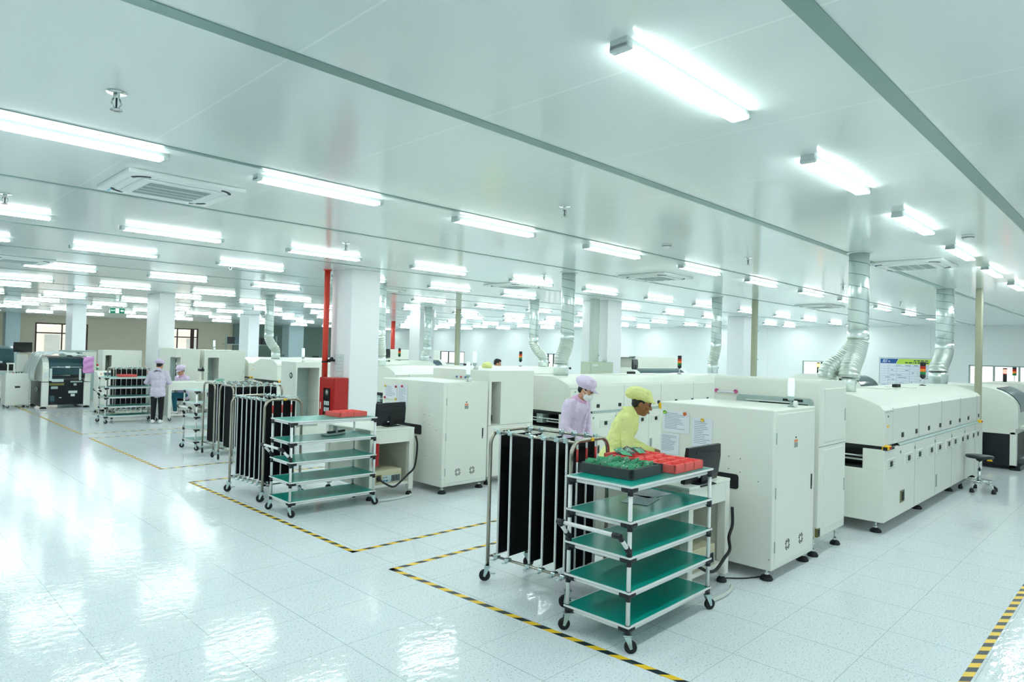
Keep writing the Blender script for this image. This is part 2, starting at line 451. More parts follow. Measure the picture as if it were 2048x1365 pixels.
# pale building seen through the back windows
bt = thing('exterior_building', 'pale block of flats outside beyond the back windows', 'building', (16, 62, 0))
new('facade').box(-16, 16, 0, 8, 0, 14).build('facade', parent=bt)
mb = new('facade_window')
for ix in range(-7, 8):
    for iz in range(0, 5):
        x = ix * 2.1; mb.box(x - .5, x + .5, -.04, .02, iz * 2.6 + .9, iz * 2.6 + 2.3)
mb.build('window_rows', parent=bt)

# columns (structure)
def column(x0, x1, y0, y1, mat='column_white'):
    return structure(new(mat).box(x0, x1, y0, y1, 0, CZ, 0.008, 1).build('column'))
column(6.38, 6.975, 10.3, 10.97)
column(6.4, 6.83, 20.4, 21.45)
column(6.4, 6.87, 30.3, 31.35)
column(13.36, 13.87, 30.3, 31.3)
column(14.1, 14.72, 10.4, 11.25)
column(21.75, 22.45, 10.3, 10.92)
column(14.35, 15.0, 18.7, 19.3)
column(6.35, 7.0, 44.5, 45.4, 'column_blue')
column(21.9, 23.0, 43.2, 44.2, 'column_blue')
column(13.0, 13.7, 41.0, 42.0, 'column_blue')
# ceiling profiles
for i, y in enumerate((-1.0, 1.03, 3.0, 5.08, 7.1, 9.9, 12.5, 14.2, 16.6, 19.9, 22.5, 24.6, 27.0, 30.5, 34.2, 38.0)):
    wd = 0.045 if y < 3.5 else 0.028
    structure(new('trim_alu').box(RX0, RX1, y - wd, y + wd, CZ - 0.006, CZ).build('trim_%d' % (i + 1)))

# ------------------------------------------------------------------ ceiling lamps
LX = [1.08, 2.97, 5.1, 7.3, 9.65, 11.9, 14.3, 16.6, 19.2, 21.7, 24.0, 26.6, 28.5]  # last column is added close to the right wall to brighten it
LY = [1.78, 5.32, 9.0, 11.52, 15.1, 18.85, 21.35, 25.3, 28.9, 32.4, 36.0, 41.5]  # last two rows are added to lift the dim back of the room
near = {(1.78, 2.97): (2.99, 1.735), (1.78, 5.1): (5.22, 1.76), (1.78, 7.3): (7.49, 1.8), (1.78, 9.65): (9.82, 1.84), (1.78, 11.9): (12.11, 1.87), (1.78, 14.3): (14.57, 1.9)}
def make_lamp():
    t = empty('ceiling_light')
    new('lamp_body').box(-.61, .61, -.045, .045, -.041, 0).build('base_plate', parent=t)
    new('lamp_glow').box(-.565, .565, -.05, .05, -.05, -.041).build('diffuser', parent=t)
    for sx in (-1, 1):
        new('lamp_body').box(min(sx * .565, sx * .61), max(sx * .565, sx * .61), -.051, .051, -.052, -.02, .006, 1).build('end_cap', parent=t)
    return t
lamp0 = make_lamp(); first = True
rowname = {1.78: 'nearest row, upper right'}
for r, y in enumerate(LY):
    k = 0
    for x in LX:
        if y < 2 and x < 2: continue
        if (x < 2 and y > 12) or (x > 28 and y < 8): continue
        px, py = near.get((y, x), (x, y))
        lab = 'LED batten on the ceiling, %s from left in %s' % (ordinal(k), rowname.get(y, '%s row from camera' % ordinal(r)))
        k += 1
        o = lamp0 if first else copy_tree(lamp0)
        first = False
        o.location = (px, py, CZ); tag(o, lab, 'ceiling light', 'LED battens on the ceiling')
# the same battens beyond the edges of the frame (behind and beside the camera) light the aisle
def area(x, y, z, sx, sy, watt, rot=(0, 0, 0)):
    l = bpy.data.lights.new('batten', 'AREA'); l.shape = 'RECTANGLE'; l.size = sx; l.size_y = sy; l.energy = watt; l.color = (0.92, 1.0, 0.985)
    o = bpy.data.objects.new('batten', l); COL.objects.link(o); o.location = (x, y, z); o.rotation_euler = rot; return o
LAMP_W = 9
for x in (-3.4, -1.2, 1.08, 3.0, 5.2, 7.5, 9.8, 12.1):
    for y in (-1.8, -4.6): area(x, y, CZ - .06, 1.13, .1, LAMP_W)
for y in (1.78, 5.32, 9.0, 11.52, 15.1, 18.85, 21.35, 25.3):
    for x in (-3.4, -1.2): area(x, y, CZ - .06, 1.13, .1, LAMP_W)

# air-conditioning cassettes
def make_ac():
    t = empty('air_conditioner')
    mb = new('ac_white'); mb.box(-.475, .475, -.475, .475, -.035, 0, .012, 2); mb.box(-.33, .33, -.33, .33, -.05, -.03, .01, 1)
    mb.build('panel', parent=t)
    mb = new('ac_grille'); mb.box(-.25, .25, -.25, .25, -.053, -.048)
    mb.use('panel_grey')
    for k in range(22): y = -.235 + k * .0224; mb.box(-.24, .24, y - .004, y + .004, -.055, -.052)
    mb.use('ac_white')
    for k in (-.125, 0, .125): mb.box(-.25, .25, k - .006, k + .006, -.058, -.05)
    mb.build('grille', parent=t)
    for a in range(4):
        M = Matrix.Rotation(a * PI / 2, 4, 'Z')
        new('ac_white').box(-.24, .24, .365, .415, -.043, -.03, .008, 1, M).build('louver', parent=t)
        mb = new('vent_dark'); ring = arc((.25, .25), .165, math.radians(15), math.radians(75), 6) + arc((.25, .25), .14, math.radians(75), math.radians(15), 6)
        mb.prism(ring, 'z', -.041, -.03, M=M)
        mb.build('corner_vent', parent=t)
    new('ac_sticker').box(-.40, -.386, .33, .45, -.038, -.034).build('blue_film_tab', parent=t)
    return t
ac0 = make_ac()
acs = [(2.07, 6.38, 'square white air conditioner cassette at the upper left of the ceiling'),
       (10.75, 2.6, 'square ceiling air conditioner between the two ducts at the right'),
       (2.2, 14.4, 'square ceiling air conditioner at the left edge of the photo'),
       (10.15, 6.47, 'ceiling air conditioner beside the top of the duct behind the lavender capped person'),
       (18.0, 6.47, 'distant ceiling air conditioner left of the big ribbed duct'),
       (10.0, 9.8, 'distant ceiling air conditioner above the beige pole and the far worker'),
       (9.1, 13.5, 'distant ceiling air conditioner just right of the pillar with the red pipe'),
       (23.5, 5.2, 'farthest ceiling air conditioner near the right wall above the whiteboard')]
for i, (x, y, l) in enumerate(acs):
    o = ac0 if i == 0 else copy_tree(ac0)
    o.location = (x, y, CZ); tag(o, l, 'air conditioner', 'ceiling air conditioners')
# sprinklers
def make_sprinkler():
    t = empty('fire_sprinkler')
    new('chrome').lathe([(.042, -.004), (.04, 0)], n=18).build('escutcheon', parent=t)
    mb = new('chrome'); mb.cyl((0, 0, 0), (0, 0, -.03), .014); mb.tube([(-.013, 0, -.03), (-.02, 0, -.05), (-.01, 0, -.07), (0, 0, -.078)], .0035, 6); mb.tube([(.013, 0, -.03), (.02, 0, -.05), (.01, 0, -.07), (0, 0, -.078)], .0035, 6)
    mb.build('frame', parent=t)
    new('vent_dark').cyl((0, 0, -.03), (0, 0, -.075), .004, 8).build('bulb', parent=t)
    new('chrome').lathe([(.026, -.082), (.024, -.078)], n=14).build('deflector', parent=t)
    return t
sp0 = make_sprinkler()
sps = [(1.06, 4.2, 'upper left of the ceiling, nearest the camera'), (1.1, 8.0, 'far left edge of the ceiling'), (4.83, 4.1, 'middle of the ceiling above the masked person'),
       (4.75, 7.85, 'ceiling in front of the pillar with the red pipe'), (8.92, 4.19, 'ceiling left of the big ribbed duct'), (17.4, 4.44, 'distant ceiling under the right air conditioner'),
       (8.9, 8.0, 'ceiling above the yellow capped person in the middle distance'), (4.8, 11.7, 'ceiling left of the pillar with the red pipe'), (13.1, 4.3, 'ceiling behind the big ribbed duct')]
for i, (x, y, l) in enumerate(sps):
    o = sp0 if i == 0 else copy_tree(sp0)
    o.location = (x, y, CZ); o.scale = (1.25,) * 3; tag(o, 'chrome pendent fire sprinkler, ' + l, 'sprinkler', 'fire sprinklers')
sd = thing('smoke_detector', 'small white round smoke detector on the middle of the ceiling', 'smoke detector', (7.25, 4.47, CZ))
new('ac_white').lathe([(.035, -.05), (.055, -.045), (.062, -.015), (.062, 0)], n=20).build('detector_body', parent=sd)
new('vent_dark').lathe([(.0595, -.034), (.0605, -.028)], n=20).build('slot_ring', parent=sd)
sd2 = copy_tree(sd); sd2.location = (8.6, 1.55, CZ); tag(sd2, 'small white smoke detector at the right edge of the ceiling', 'smoke detector')
# exit sign
es = thing('exit_sign', 'green lit exit sign hanging from the ceiling at the left', 'sign', (7.47, 28.5, 3.1), math.radians(-20))
mb = new('sign_green').box(-.24, .24, -.03, .03, -.10, .10, .005, 1); mb.build('sign_box', parent=es)
mb = new('sign_white')
mb.box(-.06, .06, -.034, -.028, -.085, .085)
mb.prism([(.10, 0), (.15, .045), (.15, .018), (.21, .018), (.21, -.018), (.15, -.018), (.15, -.045)], 'y', -.034, -.028)
mb.text('EXIT', .075, Matrix.Translation((-.145, -.031, 0)) @ Matrix.Rotation(PI / 2, 4, 'X'), .002)
for x in (-.2, .2): mb.cyl((x, 0, .11), (x, 0, CZ - 3.1), .008, 6)
mb.build('pictogram', parent=es)
# vertical service poles
def pole(x, y, mat, label, d=.05, w_=.07):
    t = thing('service_pole', label, 'pole', (x, y, 0))
    new(mat).box(-w_, w_, -d, d, 0, CZ, .01, 1).build('trunking', parent=t)
    new('pole_grey').cyl((w_ + .03, -.01, 0), (w_ + .03, -.01, CZ), .03, 10).build('conduit', parent=t)
    for z in (1.9, 2.6): new('zinc').box(w_ - .01, w_ + .07, -.05, .03, z - .012, z + .012).build('clamp', parent=t)
pole(14.95, 2.5, 'pole_beige', 'beige vertical cable trunking at the far end of the right oven')
pole(15.75, 7.2, 'pole_beige', 'beige vertical cable trunking rising beside the far white pillar')
pole(15.15, 17.6, 'pole_beige', 'beige vertical cable trunking left of the far bareheaded worker')
pole(13.72, 10.55, 'pole_grey', 'pale vertical cable trunking touching the pillar behind the grey cabinet', .06, .12)
# ------------------------------------------------------------------ small parts shared by equipment
def caster(parent, x, y, z_top, r=.04, ang=0.0, name='caster', brake=False):
    M = Matrix.Translation((x, y, 0)) @ Matrix.Rotation(ang, 4, 'Z')
    mb = new('zinc'); mb.box(-.03, .03, -.025, .025, z_top - .006, z_top, M=M); mb.tube([M @ V(0, 0, z_top), M @ V(0, 0, z_top - .02)], .02, 12)
    for s in (-1, 1):
        mb.prism([(-.022, z_top - .012), (.024, z_top - .012), (.034, r - .006), (.018, r - .012)], 'y', min(s * .016, s * .02), max(s * .016, s * .02), M=M)
    if brake: mb.box(-.07, -.02, -.012, .012, r + .012, r + .022, M=M)
    c = mb.build(name, parent=parent)
    new('black_rubber').lathe([(r * .82, -.0125), (r, -.009), (r, .009), (r * .82, .0125)], (.022, 0, r), 22, 'y', M=M).build('wheel', parent=c)
    return c
def level_foot(parent, x, y, z_top, r=.05):
    mb = new('black_rubber'); mb.lathe([(r, 0), (r * 1.05, .012), (r * .8, .035), (r * .35, .05)], (x, y, 0), 18)
    f = mb.build('leveling_foot', parent=parent)
    new('chrome').cyl((x, y, .045), (x, y, z_top + .002), .013, 10).build('foot_stem', parent=f)
    new('chrome').lathe([(.024, .05), (.024, .068)], (x, y, 0), 6, smooth=False).build('lock_nut', parent=f)
    return f

# ------------------------------------------------------------------ shelf cart
SHELF_Z = [.15, .372, .60, .83, 1.062]
def make_cart():
    t = empty('shelf_cart'); LN, WD = 1.09, .505; r = .0145
    for i, (x, y) in enumerate(((0, 0), (LN, 0), (0, WD), (LN, WD))):
        new('tube_white').cyl((x, y, .125), (x, y, 1.062), r, 14).build('post', parent=t)
        caster(t, x, y, .122, .042, (-.9, -.5, 2.5, -1.0)[i])
    for z in SHELF_Z:
        sh = new('shelf_green').box(-.012, LN + .012, -.012, WD + .012, z + .0155, z + .026).build('shelf', parent=t)
        mb = new('white_trim')
        for (a, b, c, d) in ((-.02, LN + .02, -.02, -.012), (-.02, LN + .02, WD + .012, WD + .02), (-.02, -.012, -.012, WD + .012), (LN + .012, LN + .02, -.012, WD + .012)):
            mb.box(a, b, c, d, z + .0145, z + .0275)
        mb.build('edge_trim', parent=sh)
        for (p, q) in (((.02, 0, z), (LN - .02, 0, z)), ((.02, WD, z), (LN - .02, WD, z)), ((0, .02, z), (0, WD - .02, z)), ((LN, .02, z), (LN, WD - .02, z))):
            new('tube_white').cyl(p, q, r, 12).build('rail', parent=sh)
        for (x, y, sx, sy) in ((0, 0, 1, 1), (LN, 0, -1, 1), (0, WD, 1, -1), (LN, WD, -1, -1)):
            mb = new('joint_black'); R = .0195
            mb.cyl((x, y, z - .036), (x, y, z + .0135 if z > 1 else z + .03), R, 14)
            mb.cyl((x, y, z), (x + sx * .062, y, z), R, 12); mb.cyl((x, y, z), (x, y + sy * .062, z), R, 12)
            mb.cyl((x + sx * .04, y - sy * .022, z), (x + sx * .04, y - sy * .012, z), .006, 6)
            mb.build('pipe_joint', parent=t)
    # push handle
    mb = new('tube_white'); hz = .655
    for y in (0, WD): mb.cyl((0, y, hz), (-.105, y, hz + .115), r, 12)
    mb.cyl((-.118, -.0, hz + .127), (-.118, WD, hz + .127), r, 12)
    h = mb.build('handle', parent=t)
    for y in (0, WD):
        mb = new('joint_black'); mb.cyl((0, y, hz - .025), (0, y, hz + .025), .0195, 12); mb.cyl((0, y, hz), (-.035, y, hz + .038), .0195, 12); mb.build('handle_joint', parent=h); mb = new('joint_black')
        mb.cyl((-.09, y, hz + .1), (-.122, y, hz + .132), .0195, 12); mb.cyl((-.118, y - .012 if y == 0 else y - .05, hz + .127), (-.118, y + .05 if y == 0 else y + .012, hz + .127), .0195, 12)
        mb.build('handle_joint', parent=h)
    return t
cart0 = make_cart()
cart0.location = (3.685, 2.50, 0); cart0.rotation_euler = (0, 0, math.radians(.8))
tag(cart0, 'nearest white tube cart with five green shelves and foam trays on top', 'cart', 'green shelf carts')
dup(cart0, 'green shelf cart with one red tray, in front of the second rack', (3.655, 7.07, 0), math.radians(-2), 'green shelf carts')
dup(cart0, 'white tube cart partly hidden behind the two racks in the middle', (4.62, 12.55, 0), math.radians(4), 'green shelf carts')
dup(cart0, 'farthest green shelf cart, beside the standing person', (4.47, 17.76, 0), math.radians(1), 'green shelf carts')

# ------------------------------------------------------------------ circuit board rack trolley
def make_rack(ys, tags=True, sw=1.0):
    t = empty('rack_trolley'); HL, HW = .42, .26; TOP = 1.265
    for s in (-1, 1):
        y = s * HL
        pts = [(-HW, y, .13), (-HW, y, TOP - .11)] + [(-HW + .11 - .11 * math.cos(a), y, TOP - .11 + .11 * math.sin(a)) for a in [PI / 16 * k for k in range(1, 9)]]
        pts += [(HW - .11 + .11 * math.sin(a), y, TOP - .11 + .11 * math.cos(a)) for a in [PI / 16 * k for k in range(0, 9)]] + [(HW, y, .13)]
        new('steel').tube(pts, .0165, 12).build('hoop_frame', parent=t)
        for x in (-HW, HW): caster(t, x, y, .13, .048, (2.3 if x < 0 else -.6), brake=(x < 0))
    for x in (-HW + .045, HW - .045):
        new('steel').cyl((x, -HL, TOP - .006), (x, HL, TOP - .006), .011, 10).build('top_rail', parent=t)
        new('steel').cyl((x, -HL, .205), (x, HL, .205), .011, 10).build('bottom_rail', parent=t)
    for x in (-HW, HW):
        for s in (-1, 1):
            new('steel').cyl((x, s * HL, .205), (x + (.045 if x < 0 else -.045), s * HL, .205), .010, 8).build('rail_stub', parent=t)
    for s in (-1, 1): new('steel').cyl((-HW, s * HL, .205), (HW, s * HL, .205), .010, 8).build('cross_bar', parent=t)
    for y in ys:
        mb = new('black_plate'); mb.box(-HW + .06, HW - .06, y - .006, y + .006, .235, TOP - .03)
        for k in range(48): mb.box(-HW + .075, HW - .075, y - .0085, y + .0085, .25 + k * .0202, .25 + k * .0202 + .006)
        p = mb.build('slot_plate', parent=t)
        for x in (-HW + .05, HW - .05):
            mb = new('white_trim'); mb.box(x - .006, x + .006, y - .0075 * sw, y + .0075 * sw, .225, TOP - .02)
            mb.use('ink_grey')
            sx = -1 if x < 0 else 1
            for k in range(48): mb.box(min(x + sx * .0058, x + sx * .0066), max(x + sx * .0058, x + sx * .0066), y - .0075, y + (.001 if k % 5 else .006), .25 + k * .0202, .2515 + k * .0202)
            mb.build('scale_strip', parent=p)
            for z in (.205, TOP - .006):
                mb = new('zinc'); mb.box(x - .026, x + .026, y - .022, y + .022, z - .013, z + .014, .004, 1)
                mb.cyl((x - .02, y + .012, z + (.01 if z > 1 else -.03)), (x - .02, y + .012, z + (.034 if z > 1 else -.01)), .009, 8)
                mb.tube([(x, y, z + .02 if z > 1 else z - .02), (x - .05 * sx * -1, y + .03, z + .026 if z > 1 else z - .024)], .005, 6)
                mb.build('clamp', parent=p)
    if tags:
        for x in (-.13, 0, .13):
            pl = new('white_trim').cyl((x, -HL + .035, .21), (x, -HL + .035, TOP - .02), .0085, 8).build('stop_rod', parent=t)
            new('tape_red').cyl((x, -HL + .035, TOP - .17), (x, -HL + .035, TOP - .07), .0095, 8).build('red_tape', parent=pl)
        mb = new('yellow_plastic').box(-.01, .03, -HL - .018, -HL - .012, TOP - .012, TOP + .014); mb.build('yellow_label', parent=t)
    return t
rack0 = make_rack([.36, .235, .01, -.12, -.25, -.34])
rack0.location = (4.225, 3.70, 0); rack0.rotation_euler = (0, 0, math.radians(4))
tag(rack0, 'nearest steel rack trolley of black slotted plates, beside the tray laden cart', 'rack', 'rack trolleys')
rackb = make_rack([.36, .24, .12, 0, -.12, -.24, -.35], True, .6)
rackb.location = (3.985, 8.42, 0); rackb.rotation_euler = (0, 0, math.radians(4))
tag(rackb, 'steel rack trolley of black plates behind the cart with one red tray', 'rack', 'rack trolleys')
dup(rackb, 'steel rack trolley seen side on, its plates facing the hooped ends of its twin', (4.97, 11.08, 0), math.radians(91), 'rack trolleys')
dup(rackb, 'steel rack trolley behind its twin, left of the red fire cabinet', (5.02, 11.92, 0), math.radians(89), 'rack trolleys')
dup(rackb, 'farthest rack trolley of black plates, behind the standing person\'s cart', (5.30, 19.0, 0), math.radians(90), 'rack trolleys')

# ------------------------------------------------------------------ work table
def make_table(L=.70, D=1.1, H=.9):
    t = empty('work_table')
    new('machine_white').box(-.0, L, 0, D, H - .025, H, .005, 1).build('table_top', parent=t)
    mb = new('machine_white'); mb.box(.005, L - .005, .005, .03, H - .185, H - .025); mb.build('apron', parent=t)
    new('machine_white').box(.005, L - .005, D - .03, D - .005, H - .185, H - .025).build('apron', parent=t)
    for x in (.0, L - .08):
        mb = new('machine_white'); mb.box(x + .003, x + .077, .003, .08, .075, H - .025, .004, 1); mb.build('leg', parent=t)
        mb = new('machine_white'); mb.box(x + .003, x + .077, D - .08, D - .003, .075, H - .025, .004, 1); mb.build('leg', parent=t)
    mb = new('machine_cream'); mb.box(L - .05, L - .03, .08, D - .08, .16, H - .03); mb.build('side_panel', parent=t)
    mb = new('machine_cream'); mb.box(.03, .05, .08, D - .08, .16, H - .03); mb.build('side_panel', parent=t)
    new('machine_cream').box(.05, L - .05, D - .09, D - .07, .16, H - .03).build('back_panel', parent=t)
    new('machine_white').box(.02, L - .02, .02, D - .02, .15, .185).build('lower_shelf', parent=t)
    for x in (.04, L - .04):
        for y in (.045, D - .045): level_foot(t, x, y, .08, .042)
    return t
tab0 = make_table(); tab0.location = (4.79, 7.2, 0)
tag(tab0, 'white work table with a computer below, behind the cart with one red tray', 'table', 'white work tables')
dup(tab0, 'white work table behind the nearest green shelf cart', (4.80, 2.70, 0), 0, 'white work tables')

def make_pc():
    t = empty('computer')
    mb = new('computer_beige'); mb.box(0, .42, 0, .44, 0, .175, .006, 1); mb.build('case', parent=t)
    mb = new('zinc').box(.12, .40, -.004, .002, .015, .105); mb.use('dark_inside')
    for k in range(7): mb.box(.26 + k * .019, .272 + k * .019, -.006, 0, .02, .10)
    mb.use('blue_plastic').box(.13, .15, -.012, 0, .03, .045).box(.165, .2, -.012, 0, .03, .045); mb.use('dark_inside').box(.13, .145, -.006, 0, .075, .085).box(.165, .185, -.006, 0, .075, .085)
    mb.build('port_plate', parent=t)
    mb = new('dark_inside').lathe([(.035, -.006), (.035, .002)], (.06, 0, .075), 18, 'y'); mb.use('zinc').lathe([(.012, -.01), (.012, 0)], (.06, 0, .075), 10, 'y'); mb.build('fan', parent=t)
    new('olive_metal').box(.02, .1, -.003, .001, .03, .12).build('fan_plate', parent=t)
    return t
pc0 = make_pc(); pc0.location = (4.90, 7.24, .187)
tag(pc0, 'beige desktop computer under the table behind the one tray cart', 'computer', 'beige computers')
dup(pc0, 'beige desktop computer glimpsed through the nearest cart\'s shelves', (4.90, 2.74, .187), 0, 'beige computers')
def make_monitor():
    t = empty('monitor')
    mb = new('black_plastic'); mb.prism([(-.015, 0), (.02, .0), (.028, .06), (.028, .2), (.012, .3), (-.015, .3)], 'x', -.255, .255, .004); mb.build('housing', parent=t)
    mb = new('dark_glass').box(-.245, .245, -.0175, -.0145, .012, .288); mb.build('screen', parent=t)
    mb = new('dark_inside'); mb.box(-.14, .14, .018, .025, .245, .262); mb.box(-.23, -.21, .02, .024, .18, .25); mb.build('vent_slot', parent=t)
    new('black_plastic').box(-.035, .035, .0, .05, -.005, .12, .006, 1).build('stand', parent=t)
    new('black_plastic').box(-.12, .12, -.04, .1, -.014, -.004, .004, 1).build('stand_base', parent=t)
    new('label_white').box(.03, .07, .027, .03, .04, .055).build('plug', parent=t)
    return t
mon0 = make_monitor(); mon0.location = (5.29, 7.5, .916); mon0.rotation_euler = (math.radians(-4), 0, math.radians(187))
tag(mon0, 'black monitor seen from behind, beside the column on the second table', 'monitor', 'black monitors')
m1 = dup(mon0, 'black monitor seen from behind, at the nearest table beside the red trays', (5.09, 2.78, .914), 0, 'black monitors'); m1.rotation_euler = (math.radians(-8), 0, math.radians(178))
m2 = dup(mon0, 'black monitor standing high behind the right oven, beside the whiteboard', (11.95, 3.95, 1.375), 0); m2.rotation_euler = (0, 0, math.radians(200)); m2['group'] = ''
del m2['group']

# ------------------------------------------------------------------ loader cabinet
def make_loader(W_, D_, H=1.497, slot=(.49, 1.08)):
    """W_ along x (door side at y=0), D_ along y (aisle side at x=0)"""
    t = empty('loader_cabinet')
    new('machine_white').box(0, W_, 0, D_, .10, H, .012, 2).build('body', parent=t)
    dr = new('machine_white').box(.055, W_ - .045, -.006, .004, .145, H - .035, .003, 1).build('door', parent=t)
    new('black_plastic').box(W_ - .105, W_ - .085, -.014, -.005, .71, .855, .003, 1).build('handle', parent=dr)
    new('zinc').box(W_ - .1, W_ - .09, -.0155, -.013, .72, .74).build('lock', parent=dr)
    for z in (.25, .72, 1.2): new('panel_grey').box(.05, .058, -.009, .002, z, z + .1).build('hinge', parent=dr)
    for xf in (.34, .66):
        mb = new('dark_inside'); cx_, cz_ = W_ * xf + .0, .28
        for ri, n in ((.052, 16), (.036, 10)):
            for k in range(n):
                a0 = 2 * PI * k / n; a1 = a0 + 2 * PI / n * .62
                if k % 4 == 0 and ri > .04: continue
                mb.prism([(cx_ + ri * math.cos(a0), cz_ + ri * math.sin(a0)), (cx_ + ri * math.cos(a1), cz_ + ri * math.sin(a1)), (cx_ + (ri - .012) * math.cos(a1), cz_ + (ri - .012) * math.sin(a1)), (cx_ + (ri - .012) * math.cos(a0), cz_ + (ri - .012) * math.sin(a0))], 'y', -.0075, -.004)
        mb.build('fan_grille', parent=dr)
    mb = new('sticker_orange').box(W_ * .46, W_ * .54, -.0075, -.004, 1.19, 1.212); mb.use('sticker_grey').box(W_ * .46, W_ * .54, -.0075, -.004, 1.14, 1.186); mb.use('dark_inside').box(W_ * .485, W_ * .51, -.0075, -.004, 1.225, 1.24); mb.build('warning_label', parent=dr)
    # conveyor slot on the aisle side
    y0, y1 = slot
    poly = [(y0 + .03 * (1 - math.cos(a)), 0) for a in (0,)]
    z0, z1 = .762, .895; rr = .025
    P = arc((y0 + rr, z0 + rr), rr, PI, 1.5 * PI, 4) + arc((y1 - rr, z0 + rr), rr, 1.5 * PI, 2 * PI, 4) + arc((y1 - rr, z1 - rr), rr, 0, .5 * PI, 4) + arc((y0 + rr, z1 - rr), rr, .5 * PI, PI, 4)
    new('black_rubber').prism(P, 'x', -.006, .002).build('conveyor_slot', parent=t)
    mb = new('groove_grey')
    for (y, z) in ((.30, 1.04), (.41, 1.05), (.30, .92), (.41, .935), (.6, .75), (.02, .2), (.13, .86), (.36, .48)): mb.lathe([(.0055, -.003), (.0055, .002)], (0, y, z), 8, 'x')
    sc_ = mb.build('screw_holes', parent=t); sc_['kind'] = 'stuff'
    for (x, y) in ((.07, .07), (W_ - .07, .07), (.07, D_ - .07), (W_ - .07, D_ - .07)): level_foot(t, x, y, .105, .055)
    return t
def status_lamp(parent, x, y, z, mat='lens_white'):
    l = new(mat).lathe([(.026, .10), (.03, .115), (.031, .22), (.027, .27), (.02, .275)], (x, y, z), 18).build('status_lamp', parent=parent)
    mb = new('panel_grey'); mb.lathe([(.024, .06), (.031, .075), (.031, .10)], (x, y, z), 18); mb.cyl((x, y, z), (x, y, z + .07), .011, 10); mb.lathe([(.03, 0), (.03, .012)], (x, y, z), 16); mb.build('lamp_pole', parent=l)
    mb = new('tube_white').lathe([(.032, -.02), (.032, .006)], (x - .0, y - .035, z + .03), 16, 'y'); mb.build('swivel_joint', parent=l)
l1 = make_loader(.955, 1.13, 1.497, (.312, .95)); l1.location = (5.74, 2.43, 0)
tag(l1, 'nearest tall white loader cabinet with two small fan grilles and papers on its side', 'cabinet', 'white loader cabinets')
status_lamp(l1, .61, .10, 1.497)
l2 = make_loader(.82, 1.42, 1.51, (.46, 1.0)); l2.location = (5.735, 6.91, 0)
tag(l2, 'white loader cabinet right of the column, fan grilles near the floor', 'cabinet', 'white loader cabinets')
status_lamp(l2, .52, .1, 1.51)

# ------------------------------------------------------------------ tall transfer unit behind the loader
def make_transfer(W_=.76, D_=1.13, H=1.755):
    t = empty('transfer_unit')
    r = .06
    P = [(0, .2), (W_, .2)] + arc((W_ - r, H - .02 - r), r, 0, PI / 2, 5) + arc((r, H - r * .8), r * .8, PI / 2, PI, 4)
    new('machine_white').prism(P, 'y', 0, D_, .006).build('body', parent=t)
    for (z0, z1) in ((.27, 1.05), (1.13, 1.66)):
        d = new('machine_white').box(.13, W_ - .03, -.006, .004, z0, z1, .003, 1).build('door', parent=t)
        new('panel_grey').box(W_ - .055, W_ - .045, -.012, -.004, (z0 + z1) / 2 - .08, (z0 + z1) / 2 + .05).build('handle', parent=d)
    mb = new('groove_grey'); mb.box(.0, W_, -.0015, .001, 1.085, 1.09); mb.build('seam', parent=t)
    # opening with rails on the aisle side
    rr = .04; y0, y1, z0, z1 = .06, .86, 1.44, 1.56
    P = arc((y0 + rr, z0 + rr), rr, PI, 1.5 * PI, 4) + arc((y1 - rr, z0 + rr), rr, 1.5 * PI, 2 * PI, 4) + arc((y1 - rr, z1 - rr), rr, 0, .5 * PI, 4) + arc((y0 + rr, z1 - rr), rr, .5 * PI, PI, 4)
    op = new('panel_grey').prism(P, 'x', -.004, .003).build('opening', parent=t)
    mb = new('dark_inside'); mb.box(-.007, -.002, y0 + .05, y1 - .25, 1.49, 1.5); mb.box(-.007, -.002, y0 + .1, y0 + .3, 1.52, 1.545); mb.use('chrome').box(-.03, -.005, y0 + .2, y1 - .12, 1.505, 1.518); mb.build('guide_rail', parent=op)
    mb = new('olive_metal').box(-.006, .06, -.006, .02, .205, .29); mb.use('dark_inside').box(.005, .05, -.009, 0, .215, .28); mb.build('cable_gland', parent=t)
    for (x, y) in ((.06, .06), (W_ - .08, .06), (.06, D_ - .08), (W_ - .08, D_ - .08)): level_foot(t, x, y, .205, .05)
    return t
tr1 = make_transfer(); tr1.location = (6.80, 2.43, 0)
tag(tr1, 'tall round shouldered white machine between the nearest loader and the right oven', 'machine', 'transfer machines')
